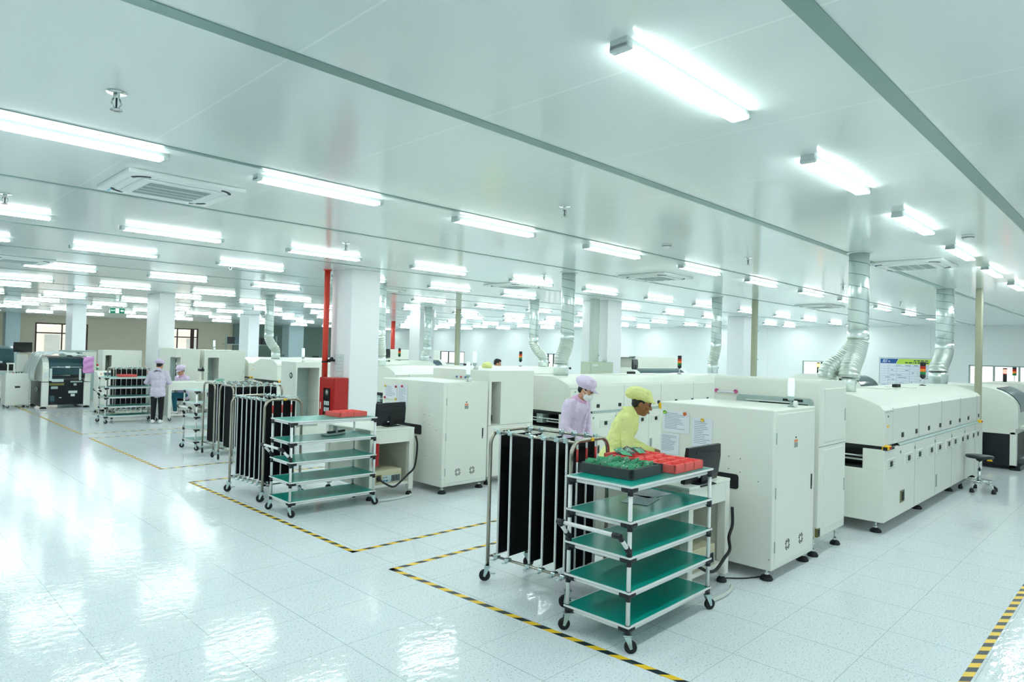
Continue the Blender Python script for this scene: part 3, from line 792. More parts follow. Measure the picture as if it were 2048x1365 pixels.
# second line: taller unit with an open magazine bay
def make_lift(W_, D_, H, bay, fan=False, z0=.12, lamp=None, panel=True):
    """bay=(x0,x1,z0,z1) opening on the y=0 side, real recess"""
    t = empty('magazine_lift'); x0, x1, bz0, bz1 = bay; dp = .45
    mb = new('machine_white')
    for (a, b, c, d, e, f) in ((0, x0, 0, dp, z0, H), (x1, W_, 0, dp, z0, H), (x0, x1, 0, dp, bz1, H), (x0, x1, 0, dp, z0, bz0), (0, W_, dp, D_, z0, H)):
        if b - a > .001: mb.box(a, b, c, d, e, f)
    mb.build('body', parent=t)
    mb = new('panel_grey'); mb.box(x0 + .005, x1 - .005, dp - .02, dp - .002, bz0, bz1); bk = mb.build('bay_back', parent=t)
    mb = new('chrome'); mb.cyl((x0 + .05, .16, bz0), (x0 + .05, .16, bz1 - .02), .012, 8); mb.cyl((x0 + .09, .22, bz0), (x0 + .09, .22, bz1 - .02), .012, 8); mb.build('lift_rod', parent=t)
    mb = new('dark_inside'); mb.box(x0 + .03, x0 + .12, .1, .3, bz0 + .05, bz0 + .13); mb.box(x0 + .02, x0 + .035, .08, .1, bz0, bz1 - .05); mb.build('lift_carriage', parent=t)
    if panel:
        d = new('machine_white').box(x1 + .04, W_ - .02, -.006, .004, bz0 + .1, H - .06, .003, 1).build('door', parent=t)
        new('panel_grey').box(W_ - .05, W_ - .042, -.011, -.004, (bz0 + H) / 2, (bz0 + H) / 2 + .1).build('handle', parent=d)
    mb = new('groove_grey').box(0.0, W_, -.0015, .001, .86, .865); mb.build('seam', parent=t)
    if fan:
        mb = new('dark_inside').lathe([(.06, -.004), (.06, .001)], (0, .2, 1.36), 18, 'x'); mb.use('panel_grey').lathe([(.035, -.006), (.035, .001)], (0, .2, 1.36), 16, 'x'); mb.build('fan_grille', parent=t)
    for (x, y) in ((.06, .06), (W_ - .06, .06), (.06, D_ - .06), (W_ - .06, D_ - .06)): level_foot(t, x, y, z0 + .005, .05)
    if lamp: status_lamp(t, lamp[0], lamp[1], H)
    return t
k2 = make_lift(.95, 1.3, 1.66, (.05, .24, .87, 1.5), panel=False, lamp=(.25, .6)); k2.location = (6.66, 7.0, 0)
tag(k2, 'white magazine lift with a tall open slot, left of the lavender capped masked person', 'machine', 'magazine lifts')
for i in range(3):
    new(('magnet_blue', 'magnet_red', 'magnet_blue')[i]).lathe([(.016, -.012), (.016, 0)], (-.0, .62 + .1 * (1 - i), 1.545), 12, 'x').build('button', parent=k2)
k3 = make_lift(.80, .62, 1.63, (.03, .50, .35, 1.52), fan=True, lamp=(.30, .3)); k3.location = (6.33, 12.15, 0)
tag(k3, 'white magazine lift with a big open bay, directly left of the red pipe', 'machine', 'magazine lifts')
k4 = make_lift(1.15, 1.3, 1.765, (.10, .40, .45, 1.55), lamp=(.45, .5)); k4.location = (7.2, 19.1, 0)
tag(k4, 'white magazine lift with grey door slot, behind the hooped rack trolleys', 'machine', 'magazine lifts')
k5 = make_lift(.62, 1.3, 1.785, (.0, .12, .6, 1.55)); k5.location = (6.44, 19.05, 0)
tag(k5, 'white cabinet machine right of the second column, behind the seated person', 'machine', 'magazine lifts')
k6 = make_lift(.98, .5, 1.69, (.07, .22, .95, 1.55)); k6.location = (5.16, 20.9, 0)
tag(k6, 'white cabinet machine with a narrow dark window, right of the plastic wrapped machine', 'machine', 'magazine lifts')
# ------------------------------------------------------------------ reflow ovens
def make_oven(L=5.55, D=1.5):
    t = empty('reflow_oven')
    mb = new('machine_white')
    mb.box(0, L, 0, D, .14, .722, .006, 1); mb.box(0, L, 0, .23, .72, .955, .004, 1); mb.box(.35, L, .23, D, .72, .95); mb.box(0, .36, D - .23, D, .72, .95)
    mb.build('body', parent=t)
    mb = new('machine_black'); mb.box(.03, L - .03, .05, D - .05, .945, 1.005); mb.box(.3, .36, .23, D - .23, .723, .95); mb.build('gap_lining', parent=t)
    mb = new('chrome'); mb.cyl((.06, .23, .86), (.06, D - .23, .86), .014, 8); mb.box(.1, .14, .23, D - .23, .80, .82); mb.use('panel_grey').box(.05, .2, .62, .75, .78, .93); mb.use('dark_inside').box(.03, .3, .23, D - .23, .722, .74); mb.build('entry_conveyor', parent=t)
    # hood
    P = [(.02, .995), (.02, 1.40), (.06, 1.445)] + [(.06 + (.40) * k / 6, 1.445 + .115 * math.sin(PI / 2 * k / 6)) for k in range(1, 7)] + [(D - .46, 1.56), (D - .06, 1.445), (D - .02, 1.40), (D - .02, .995)]
    hd = new('machine_white').prism(P, 'x', .0, L - .12).build('hood', parent=t)
    sm = new('groove_grey')
    for x in (.36, 1.5, 2.7, 3.9): sm.box(x, x + .004, .0185, .03, 1.0, 1.41)
    sm.box(L - .4, L - .396, .0185, .03, 1.0, 1.41)
    sm.build('hood_seam', parent=hd)
    mb = new('machine_white').box(.02, .34, .012, .03, 1.0, 1.40, .005, 1); mb.use('groove_grey').box(.02, .34, .009, .014, 1.375, 1.379).lathe([(.012, .004), (.012, .014)], (.14, 0, 1.325), 10, 'y'); mb.use('yellow_plastic').box(.11, .17, .009, .0135, 1.20, 1.225); mb.build('control_column', parent=hd)
    new('panel_grey').prism([(.0, .955), (.05, 1.0), (.05, 1.01), (-.0, .965)], 'x', .6, L - .3).build('drip_rail', parent=t)
    for k in range(8):
        x = .72 + k * .62 if k < 7 else L - .3
        new('black_plastic').box(x, x + .085, .012, .022, 1.045, 1.105, .006, 1).build('hood_latch', parent=hd)
    for k, x in enumerate((.22, .95, 1.45, 2.05, 2.5, 3.05, 3.45, 3.95, 4.3, 4.75, 5.1)):
        p = new('machine_white').box(x - .16, x + .16, -.008, .004, .71, .845, .004, 1)
        p.use('panel_grey')
        for z in (.735, .765, .795, .82): p.box(x - .145, x + .145, -.0095, -.006, z, z + .004)
        p = p.build('vent_panel', parent=t)
        new('black_plastic').box(x - .04, x + .045, -.016, -.005, .75, .815, .006, 1).build('panel_latch', parent=p)
    sm = new('groove_grey')
    for x in (.0, 1.25, 2.27, 3.25, 4.12, 4.9): sm.box(x + .001, x + .005, -.001, .01, .16, .945) if x > 0 else None
    for x in (.62, 1.25, 2.27, 3.25, 4.12): sm.box(x - .02, x + .012, -.004, .004, .865, .9)
    sm.build('body_seam', parent=t)
    mb = new('olive_metal').box(.62, .80, -.004, .004, .28, .42); mb.use('dark_inside').box(.68, .78, -.008, 0, .3, .4); mb.build('power_switch', parent=t)
    new('sticker_grey').box(2.32, 2.39, -.003, .003, .25, .42).build('rating_plate', parent=t)
    for (x, y) in ((.0, -.03), (L - .35, -.03)):
        mb = new('yellow_plastic').box(x + .02, x + .14, y, y + .07, .955, 1.0, .006, 1); mb.use('lens_red').lathe([(.016, -.012), (.016, .002)], (x + .08, y, .978), 10, 'y'); mb.build('emergency_stop', parent=t)
    mb = new('black_plastic').prism([(.0, .95), (.3, .95), (.3, .97), (.05, .99), (0, .985)], 'y', -.02, .02); mb.build('hinge_arm', parent=t)
    # signal tower
    tw = new('tube_white').cyl((4.42, .65, 1.555), (4.42, .65, 1.70), .008, 8).build('signal_tower', parent=t)
    mb = new('black_plastic'); mb.lathe([(.045, 0), (.05, .012), (.02, .02)], (4.42, .65, 1.556), 14); mb.build('tower_base', parent=tw); new('black_plastic').lathe([(.012, .0), (.042, .03), (.042, .075)], (4.42, .65, 1.67), 16).build('tower_socket', parent=tw); new('black_plastic').lathe([(.042, 0), (.042, .07)], (4.42, .65, 1.882), 16).build('tower_cap', parent=tw)
    for i, mname in enumerate(('lens_green', 'lens_amber', 'lens_red')):
        new(mname).lathe([(.042, 0), (.043, .004), (.043, .042), (.042, .046)], (4.42, .65, 1.745 + i * .046), 16).build('signal_lens', parent=tw)
    # lid supports and boxes on the roof
    mb = new('machine_white').box(1.9, 2.3, .5, .9, 1.555, 1.575).box(2.9, 3.2, .45, .8, 1.555, 1.572); mb.use('dark_inside').box(2.35, 2.55, .5, .56, 1.58, 1.625); mb.build('roof_hatch', parent=t)
    for (x, y) in ((.14, .12), (L - .2, .12), (.14, D - .12), (L - .2, D - .12), (1.9, .12), (3.7, .12)): level_foot(t, x, y, .145, .06)
    return t
ov = make_oven(); ov.location = (8.25, 2.235, 0)
tag(ov, 'long white reflow oven at the right, whiteboard and signal tower above it', 'oven', 'reflow ovens')
o2 = dup(ov, 'long white reflow oven behind the two capped workers', (8.2, 6.75, 0), 0, 'reflow ovens')
new('yellow_plastic').box(2.62, 2.72, -.05, .02, .955, 1.06, .008, 1).build('interlock_switch', parent=o2)
dup(ov, 'white reflow oven emerging right of the main column, behind the papers cabinet', (8.2, 11.45, 0), 0, 'reflow ovens')
o4 = dup(ov, 'white reflow oven under the thin duct left of the red pipe', (8.3, 16.95, 0), 0, 'reflow ovens')
dup(ov, 'farthest white reflow oven, only its pale roof showing behind the duct', (8.55, 19.3, 0), 0, 'reflow ovens')

# ------------------------------------------------------------------ exhaust ducts
def duct(label, top, elbow_z, base, base_z, r=.118, second=None, rb=None, collar=.17):
    t = thing('exhaust_duct', label, 'duct', (top[0], top[1], CZ), 0, 'exhaust ducts')
    bx, by = base[0] - top[0], base[1] - top[1]; ez = elbow_z - CZ; bz = base_z - CZ
    mb = new('duct_metal'); mb.cyl((0, 0, 0), (0, 0, ez), r, 28)
    mb.use('seam_metal')
    h = -.08; n = 0
    pts = []
    turns = int((-ez - .1) / .135); N_ = turns * 16
    for k in range(N_ + 1):
        a = 2 * PI * k / 16; pts.append((r * 1.004 * math.cos(a), r * 1.004 * math.sin(a), -.05 + (ez + .1) * k / max(1, N_)))
    if turns > 0: mb.tube(pts, .0042, 5)
    mb.build('spiral_pipe', parent=t)
    new('lamp_body').lathe([(r + .03, -.012), (r + .03, 0)], n=26).build('ceiling_flange', parent=t)
    new('duct_metal').lathe([(r * 1.05, ez - .07), (r * 1.06, ez - .05), (r * 1.05, ez + .03)], n=26).build('coupling', parent=t)
    def flex(end, name):
        ex, ey, eztop = end
        d = eztop - ez
        P = bez([(0, 0, ez), (0, 0, ez + d * .22), (ex * .38, ey * .38, ez + d * .52), (ex * .92, ey * .92, ez + d * .80), (ex, ey, eztop)], 22)
        Q, R = [], []
        # resample finely and ripple the radius
        acc = 0.0
        for i in range(len(P) - 1):
            a, b = P[i], P[i + 1]; l = (b - a).length; m = max(2, int(l / .0062))
            for k in range(m):
                Q.append(a.lerp(b, k / m)); R.append(r * (.985 + .06 * math.sin(2 * PI * (acc + l * k / m) / .034)))
            acc += l
        Q.append(P[-1]); R.append(r)
        new('duct_flex').tube(Q, R, 22).build(name, parent=t)
    flex((bx, by, bz + collar), 'flexible_hose')
    if second: flex((second[0] - top[0], second[1] - top[1], second[2] - CZ), 'flexible_hose')
    rc = rb or r * 1.02
    new('duct_metal').lathe([(rc, bz + .0), (rc, bz + collar * .55), (rc * 1.05, bz + collar * .6), (rc * 1.05, bz + collar * .75), (rc, bz + collar * .8), (rc, bz + collar)], (bx, by, 0), 26).build('base_collar', parent=t)
    mb = new('dark_inside'); mb.cyl((bx + rc, by - .02, bz + collar * .6), (bx + rc + .09, by - .02, bz + collar * .62), .008, 6); mb.ell((bx + rc + .1, by - .02, bz + collar * .62), (.02, .02, .02), n=8); mb.build('damper_lever', parent=t)
    return t
duct('big ribbed exhaust duct at the right, with a second hose behind the tall unit', (9.27, 2.85), 2.31, (8.95, 2.85), 1.563, .122, second=(8.98, 3.12, 1.70), rb=.085, collar=.16)
duct('exhaust duct bending onto the right oven beside the whiteboard', (14.62, 2.98), 2.28, (14.15, 2.98), 1.563, .145, rb=.15, collar=.2)
duct('ribbed exhaust duct above the lavender capped masked person', (8.93, 7.45), 2.26, (8.78, 7.45), 1.563, .118, rb=.128, collar=.19)
duct('distant exhaust duct left of the far right pillar, beside a signal tower', (14.5, 7.55), 2.25, (14.45, 7.6), 1.563, .118, collar=.2)
duct('exhaust duct half hidden by the right edge of the main pillar', (8.15, 12.0), 2.3, (8.35, 12.25), 1.563, .115)
duct('distant exhaust duct curving right, behind the ribbed duct above the masked person', (13.0, 12.0), 2.3, (13.35, 11.95), 1.563, .125)
duct('thin exhaust duct with an S bend left of the red pipe', (8.43, 17.8), 2.25, (8.62, 17.75), 1.563, .118)
duct('distant straight exhaust duct left of the pale pole in the middle', (13.85, 17.6), 2.0, (13.75, 17.6), 1.563, .125)

# ------------------------------------------------------------------ pipe and fire cabinet by the column
pt = thing('fire_pipe', 'red vertical fire pipe beside the main pillar', 'pipe', (6.235, 10.90, 0))
new('pipe_red').cyl((0, 0, 1.40), (0, 0, CZ), .052, 20).build('pipe', parent=pt)
mb = new('dark_inside'); mb.lathe([(.058, 1.66), (.058, 1.69)], (0, 0, 0), 16); mb.box(.03, .15, -.10, -.03, 1.68, 1.72); mb.cyl((.05, -.06, 1.69), (.05, -.16, 1.74), .03, 8); mb.build('valve_clamp', parent=pt)
new('pipe_red').lathe([(.075, CZ - .02), (.075, CZ)], n=18).build('ceiling_collar', parent=pt)
fc = thing('fire_cabinet', 'red fire hose cabinet with a dark glass window on the main pillar', 'cabinet', (6.10, 10.315, .62))
new('fire_red').box(.0, .275, 0, .5, 0, .785, .006, 1).build('body', parent=fc)
d = new('fire_red').box(-.012, .0, .01, .49, .01, .775, .004, 1).build('door', parent=fc)
new('dark_glass').box(-.017, -.008, .12, .34, .12, .60).build('window', parent=d)
mb = new('machine_black').box(-.0182, -.0165, .135, .33, .18, .38).use('label_white')
for r_ in range(2):
    for k in range(3): mb.box(-.0185, -.016, .14 + k * .06, .185 + k * .06, .30 - r_ * .11, .37 - r_ * .11)
mb.build('lettering_plate', parent=d)
new('label_white').box(-.022, -.01, .425, .44, .22, .34).build('handle', parent=d)
mb = new('black_plastic'); mb.lathe([(.06, -.0185), (.06, -.0165)], (0, .22, .52), 20, 'x'); mb.use('sticker_grey').lathe([(.04, -.0192), (.04, -.0172)], (0, .22, .52), 18, 'x'); mb.build('hose_reel', parent=d)
p2 = thing('fire_pipe', 'distant red fire pipe right of the main pillar', 'pipe', (20.3, 28.7, 0))
new('pipe_red').cyl((0, 0, 1.5), (0, 0, CZ), .11, 16).build('pipe', parent=p2); new('dark_inside').lathe([(.13, 1.78), (.13, 1.86)], n=12).build('valve_clamp', parent=p2); new('fire_red').box(-.3, .3, -.3, .3, .5, 1.5).build('riser_box', parent=p2)
p3 = thing('fire_pipe', 'dark red fire pipe at the far left edge of the room', 'pipe', (4.4, 36.0, 0))
new('fire_red').cyl((0, 0, 0), (0, 0, CZ), .085, 16).build('pipe', parent=p3); new('fire_red').box(-.25, .35, -.2, .2, .9, 1.45).build('hose_box', parent=p3); new('dark_inside').box(-.06, .3, -.06, .06, 1.82, 1.88).build('valve_clamp', parent=p3)
# grey electrical cabinet against the far column
ec = thing('electrical_cabinet', 'grey green electrical cabinet on the far pillar above the masked person', 'cabinet', (13.0, 10.1, 1.0))
new('cabinet_grey').box(0, .95, 0, .3, 0, 1.74, .006, 1).build('body', parent=ec)
d = new('cabinet_grey').box(.02, .93, -.012, 0, .22, 1.72, .003, 1).build('door', parent=ec); new('label_white').box(.08, .28, -.015, -.01, 1.64, 1.68).build('name_plate', parent=d); new('chrome').lathe([(.012, -.02), (.012, -.01)], (.85, 0, 1.1), 8, 'y').build('lock', parent=d)
new('pole_grey').cyl((.8, .15, 1.735), (.8, .15, 1.80), .05, 10).build('cable_entry', parent=ec)
ec.location = (12.95, 10.05, 0)

# ------------------------------------------------------------------ round stool
st = thing('stool', 'black round stool on a chrome wheeled base beside the right oven', 'stool', (12.33, 2.03, 0))
new('stool_seat').lathe([(.05, .50), (.17, .505), (.185, .52), (.18, .545), (.02, .548)], n=28).build('seat', parent=st)
mb = new('chrome'); mb.cyl((0, 0, .12), (0, 0, .34), .026, 14); mb.cyl((0, 0, .33), (0, 0, .5), .015, 10); mb.build('column', parent=st)
new('black_plastic').lathe([(.035, .46), (.06, .5)], n=14).build('seat_plate', parent=st)
rg = [(.17 * math.cos(a), .17 * math.sin(a), .165) for a in [2 * PI * k / 28 for k in range(29)]]
new('chrome').tube(rg, .010, 8, cap=False).build('foot_ring', parent=st)
for k in range(5):
    a = 2 * PI * k / 5 + .4; c, s = math.cos(a), math.sin(a)
    new('chrome').tube([(.02 * c, .02 * s, .15), (.1 * c, .1 * s, .15), (.2 * c, .2 * s, .115), (.235 * c, .235 * s, .065)], [.016, .015, .013, .012], 8).build('leg', parent=st)
    new('black_plastic').box(.205 * c - .028 , .205 * c + .07 * 0 + .03, .235 * s - .028, .235 * s + .03, 0, .062, .01, 1).build('foot', parent=st) if False else new('black_plastic').lathe([(.03, 0), (.033, .02), (.028, .055), (.016, .066)], (.238 * c, .238 * s, 0), 12).build('foot', parent=st)

# ------------------------------------------------------------------ placement machines with curved covers
def make_mounter(L=1.9, D=2.0, tower=True, lid=False):
    """operator faces at y=0 and y=D; end at x=0 with black lower panel"""
    t = empty('placement_machine')
    P = [(0.0, .76), (-.02, .78), (-.02, 1.10)] + [(-.02 + .62 * (1 - math.cos(a)), 1.10 + .42 * math.sin(a)) for a in [PI / 2 * k / 8 for k in range(1, 9)]]
    P = P + [(D - p[0], p[1]) for p in P[::-1]]
    new('machine_white').prism(P, 'x', 0, L, .004).build('cover', parent=t)
    new('machine_white').box(0, L, .02, D - .02, .66, .765).build('frame_top', parent=t)
    new('machine_black').box(.02, L - .02, .10, D - .10, .09, .665).build('lower_panel', parent=t)
    for (x, y) in ((0, 0), (0, D - .1), (L - .12, 0), (L - .12, D - .1)): new('machine_white').box(x, x + .12, y, y + .10, .04, .70, .004, 1).build('corner_post', parent=t)
    mb = new('smoked_cover').prism([(-.026, 1.06), (-.026, 1.12)] + [(-.026 + .60 * (1 - math.cos(a)), 1.12 + .41 * math.sin(a)) for a in [PI / 2 * k / 8 for k in range(1, 7)]] + [(.35, 1.45), (.05, 1.06)], 'x', .25, L - .25); mb.build('window_cover', parent=t)
    new('ac_grille').box(-.004, .002, D * .55, D * .55 + .34, 1.20, 1.36).build('vent_grille', parent=t)
    mb = new('yellow_plastic').prism([(.35, .12), (.45, .12), (.40, .2)], 'x', .012, .018); mb.build('warning_label', parent=t)
    new('machine_white').box(.3, L - .3, -.20, .0, .74, .80, .004, 1).build('feeder_shelf', parent=t)
    mb = new('machine_black').box(.0, .5, -.06, .1, .0, .09); mb.build('cable_tray', parent=t)
    if tower:
        tw = new('tube_white').cyl((1.2, D * .55, 1.515), (1.2, D * .55, 1.68), .01, 8).build('signal_tower', parent=t)
        for i, mname in enumerate(('lens_green', 'lens_amber', 'lens_red', 'black_plastic')): new(mname).lathe([(.042, 0), (.042, .05)], (1.2, D * .55, 1.68 + i * .05), 14).build('signal_lens', parent=tw)
    if lid:
        mb = new('machine_white').box(.5, L, .5, D - .3, 1.5, 1.9, .03, 2); mb.use('smoked_cover').prism([(.10, 1.86), (.52, 1.89), (.52, 1.86), (.40, 1.82)], 'y', .5, D - .3); mb.build('raised_hood', parent=t)
    return t
pm = make_mounter(2.0, 2.05, False); pm.location = (15.22, 1.95, 0)
tag(pm, 'white machine with curved cover and black lower panel at the right edge', 'machine', 'placement machines')
pm2 = make_mounter(2.0, 2.05); pm2.location = (18.85, 1.5, 0); tag(pm2, 'white placement machine behind the right edge machine, green amber red tower on top', 'machine', 'placement machines')
dup(pm2, 'far white machine under the interior window beside the big ribbed duct', (19.8, 6.05, 0), 0, 'placement machines')
pl = make_mounter(3.2, 1.7, True, True); pl.location = (18.0, 12.0, 0)
tag(pl, 'far white machine with a raised hood right of the grey cabinet pillar', 'machine', 'placement machines')
dup(pl, 'far white machine with a raised hood right of the distant red pipe', (14.9, 21.6, 0), 0, 'placement machines')
for (nm, x, y, z, mt, lab) in (('signal_lamp', 19.3, 2.71, 1.546, 'lens_red_lit', 'lit red signal lamp on a black stem near the right edge'), ('signal_lamp', 20.0, 7.2, 1.546, 'lens_amber_lit', 'lit amber signal lamp on a black stem left of the big ribbed duct')):
    t = thing(nm, lab, 'signal lamp', (x, y, z - .02))
    new('black_plastic').cyl((0, 0, .004), (0, 0, .2), .04, 12).build('stem', parent=t); new(mt).lathe([(.045, .2), (.045, .30)], n=14).build('signal_lens', parent=t); new('black_plastic').lathe([(.045, .30), (.04, .33)], n=14).build('top_cap', parent=t)
m3 = dup(mon0, 'small dark monitor on the far machine right of the grey cabinet pillar', (17.3, 11.7, 1.50), 0); m3.rotation_euler = (0, 0, math.radians(200)); m3.scale = (1.2, 1.2, 1.0); del m3['group']
cs = thing('control_console', 'white sloped console below the small dark monitor on the far machine', 'console', (17.3, 11.75, 0))
mb = new('machine_white').prism([(-.45, 0), (-.45, 1.1), (-.05, 1.36), (.3, 1.36), (.3, 0)], 'x', -.5, .5, .01); mb.build('desk', parent=cs); new('smoked_cover').box(.28, .5, -.30, -.05, 1.2, 1.215).build('key_panel', parent=cs)
m4 = dup(mon0, 'small black monitor at the foot of the distant red pipe', (12.95, 18.72, 1.62), 0); m4.rotation_euler = (0, 0, math.radians(200)); del m4['group']
mst = thing('control_console', 'white control stand under the black monitor by the distant red pipe', 'console', (12.95, 18.87, 0))
new('machine_white').box(-.4, .4, -.25, .25, 0, 1.545, .01, 2).build('desk', parent=mst); new('lens_green').box(.3, .38, -.26, -.24, 1.4, 1.5).build('key_panel', parent=mst)

# ------------------------------------------------------------------ black machine wrapped in plastic (far left)
bmch = thing('placement_machine', 'black fronted machine wrapped in clear plastic at the far left', 'machine', (4.05, 22.35, 0))
W2, D2 = 1.17, 1.5
new('machine_black').box(.14, W2 - .16, .03, D2, .10, .80, .004, 1).build('lower_body', parent=bmch)
new('machine_black').box(0.0, .02, .1, D2, .05, .74).build('side_panel', parent=bmch)
new('machine_black').box(W2 - .02, W2, .1, D2, .05, .74).build('side_panel', parent=bmch)
for x in (.0, W2 - .16): new('machine_white').box(x, x + .16, -.02, .14, .06, .74, .006, 1).build('front_post', parent=bmch)
P = [(-.05, .76), (-.05, 1.12), (.02, 1.3), (.14, 1.41), (.35, 1.46), (D2, 1.46), (D2, .76)]
for x in (-.0, W2 - .15): new('machine_white').prism(P, 'x', x, x + .15, .01).build('side_cover', parent=bmch)
P = [(-.04, .95), (-.055, 1.12), (.01, 1.28), (.14, 1.40), (.35, 1.45), (.7, 1.455), (.7, 1.2), (.1, .95)]
cv = new('smoked_cover').prism(P, 'x', .15, W2 - .15).build('window_cover', parent=bmch)
mb = new('chrome').cyl((.18, -.075, 1.17), (W2 - .18, -.075, 1.17), .012, 8); mb.use('label_white').box(.53, .64, -.09, -.06, 1.145, 1.195); mb.build('cover_handle', parent=cv)
mb = new('label_white').box(.16, .22, -.062, -.05, .78, 1.13).box(W2 - .30, W2 - .245, -.062, -.05, .80, 1.13); mb.build('tape_strip', parent=cv)
mb = new('machine_black').box(.15, W2 - .15, -.03, .1, .86, .97); mb.use('chrome').box(.2, .66, -.035, -.028, .925, .94).use('label_white').box(.36, .46, -.036, -.03, 1.0, 1.03); mb.build('feeder_bank', parent=bmch)
mb = new('lcd_grey').box(.22, .52, -.005, .03, .735, .86); mb.use('label_white').box(.23, .51, -.008, -.004, .75, .83); mb.build('paper_tray', parent=bmch)
mb = new('olive_metal').box(.18, .53, .0, .03, .65, .71); mb.use('panel_grey').box(.22, .38, .0, .03, .55, .62); mb.build('air_unit', parent=bmch)
mb = new('panel_grey').box(.68, .97, .0, .03, .73, .77).box(.76, .83, .0, .03, .64, .70); mb.build('valve_block', parent=bmch)
for q_ in ((.64, .86, .42, .49), (.70, .80, .33, .40), (.42, .48, .29, .31)): new('label_white').box(q_[0], q_[1], .02, .028, q_[2], q_[3]).build('front_label', parent=bmch)
new('lcd_grey').box(.2, .31, .022, .028, .2, .36).build('vent_grille', parent=bmch)
for (x, y) in ((.06, .08), (W2 - .06, .08), (.06, D2 - .1), (W2 - .06, D2 - .1)): level_foot(bmch, x, y, .10, .08)
new('label_white').box(.035, .125, -.056, -.048, .86, 1.02).build('control_label', parent=bmch)
mb = new('chrome').tube([(-.03, .5 + .09 * math.cos(a), .52 + .06 * math.sin(a)) for a in [2 * PI * k / 16 for k in range(17)]], .012, 6); mb.build('side_handle', parent=bmch)
# plastic sheet thrown over the top and left side
def sheet(name, label, cat, loc, fn, nu, nv, mat, th=.004):
    bm = bmesh.new(); g = [[bm.verts.new(fn(i / nu, j / nv)) for j in range(nv + 1)] for i in range(nu + 1)]
    for i in range(nu):
        for j in range(nv): f = bm.faces.new([g[i][j], g[i + 1][j], g[i + 1][j + 1], g[i][j + 1]]); f.smooth = True
    bmesh.ops.recalc_face_normals(bm, faces=bm.faces)
    me = bpy.data.meshes.new(name); bm.to_mesh(me); bm.free(); me.materials.append(MATS[mat])
    o = bpy.data.objects.new(name, me); COL.objects.link(o); o.location = loc
    s_ = o.modifiers.new('thickness', 'SOLIDIFY'); s_.thickness = th
    return tag(o, label, cat)
rnd = random.Random(3)
def wrap(u, v):
    # u along the machine's x (left drop -> top -> right drop), v along y
    x = -.30 + u * 1.50; y = -.10 + v * 1.5
    wv = .02 * math.sin(17 * u + 5 * v) + .015 * math.sin(31 * v + 9 * u) + .01 * math.sin(53 * u)
    z = 1.49 + .10 * math.sin(PI * min(1, max(0, u * 1.1))) * (1 - .3 * v) + wv
    if v < .1: z -= .04
    if u < .18:
        k = (.18 - u) / .18; x = -.06 - .16 * math.sin(k * PI * .6) + wv * .8; z = 1.50 - k * .72 + wv
    if u > .93: k = (u - .93) / .07; x = W2 + .05; z = 1.5 - k * .18
    return V(x, y, z)
sheet('plastic_sheet', 'crumpled clear plastic sheet over the black fronted machine', 'plastic sheet', (4.05, 22.35, 0), wrap, 60, 36, 'plastic_wrap')
def pink(u, v):
    return V(W2 - .22 + u * .27 + .008 * math.sin(14 * v), -.10 - .02 * math.sin(PI * u) + .01 * math.sin(16 * v + 4 * u), 1.47 - v * .47)
sheet('antistatic_film', 'pink antistatic film hanging on the right of the plastic wrapped machine', 'film', (4.05, 22.35, 0), pink, 10, 24, 'wrap_pink', .003)
# conveyor box left of it
cb = thing('conveyor_cabinet', 'white waist high conveyor cabinet at the far left edge', 'cabinet', (3.33, 23.0, 0))
new('machine_white').box(0, .56, 0, .7, .07, .97, .01, 2).build('body', parent=cb); d = new('machine_white').box(.02, .54, -.008, 0, .1, .64, .003, 1).build('door', parent=cb); new('black_plastic').box(.21, .33, -.014, -.006, .56, .61).build('handle', parent=d)
mb = new('panel_grey').box(-.5, .5, .2, .3, .93, .985).box(-.5, .5, .45, .5, .97, 1.0); mb.use('machine_white').box(.04, .07, .1, .13, .97, 1.25).box(.18, .21, .1, .13, .97, 1.22).box(.02, .21, .1, .13, 1.22, 1.26); mb.build('rail', parent=cb)
mb = new('lens_red').ell((.17, .03, .985), (.018, .018, .018), n=8); mb.use('black_plastic').ell((.24, .03, .985), (.02, .02, .02), n=8).ell((.36, .03, .985), (.02, .02, .02), n=8); mb.use('lens_green').ell((.3, .03, .985), (.018, .018, .018), n=8); mb.build('buttons', parent=cb)
for (x, y) in ((.05, .05), (.51, .05), (.05, .65), (.51, .65)): caster(cb, x, y, .075, .033)
lb = thing('screen_printer', 'dark glass topped machine cut off by the left edge of the photo', 'machine', (2.2, 25.6, 0))
new('machine_white').box(0, 1.85, 0, 1.6, .1, .95, .01, 2).build('body', parent=lb); new('smoked_cover').prism([(0, .96), (-.02, 1.2), (.1, 1.62), (.4, 1.7), (1.6, 1.7), (1.6, .96)], 'x', .02, 1.7, .01).build('glass_hood', parent=lb); new('label_white').box(.0, 1.4, -.06, -.03, 1.18, 1.24).build('hood_bar', parent=lb); new('machine_black').box(0, 1.7, -.03, 0, .96, 1.15).build('front_slot', parent=lb)
m5 = dup(mon0, 'small monitor on a white arm behind the plastic wrapped machine', (3.95, 24.6, 1.54), 0); m5.rotation_euler = (0, 0, math.radians(20)); del m5['group']
ms2 = thing('monitor_post', 'grey post holding the black monitor behind the right oven', 'stand', (11.95, 3.95, 0)); new('pole_grey').box(-.14, .14, -.11, .11, 0, 1.36, .01, 1).build('post_body', parent=ms2)
ms5 = thing('monitor_post', 'white post carrying the small monitor behind the plastic wrapped machine', 'stand', (3.95, 24.7, 0)); new('machine_white').box(-.14, .14, -.03, .06, 0, 1.47, .01, 1).build('post_body', parent=ms5); new('machine_white').box(-.3, .3, -.1, .3, 0, .05).build('post_foot', parent=ms5)
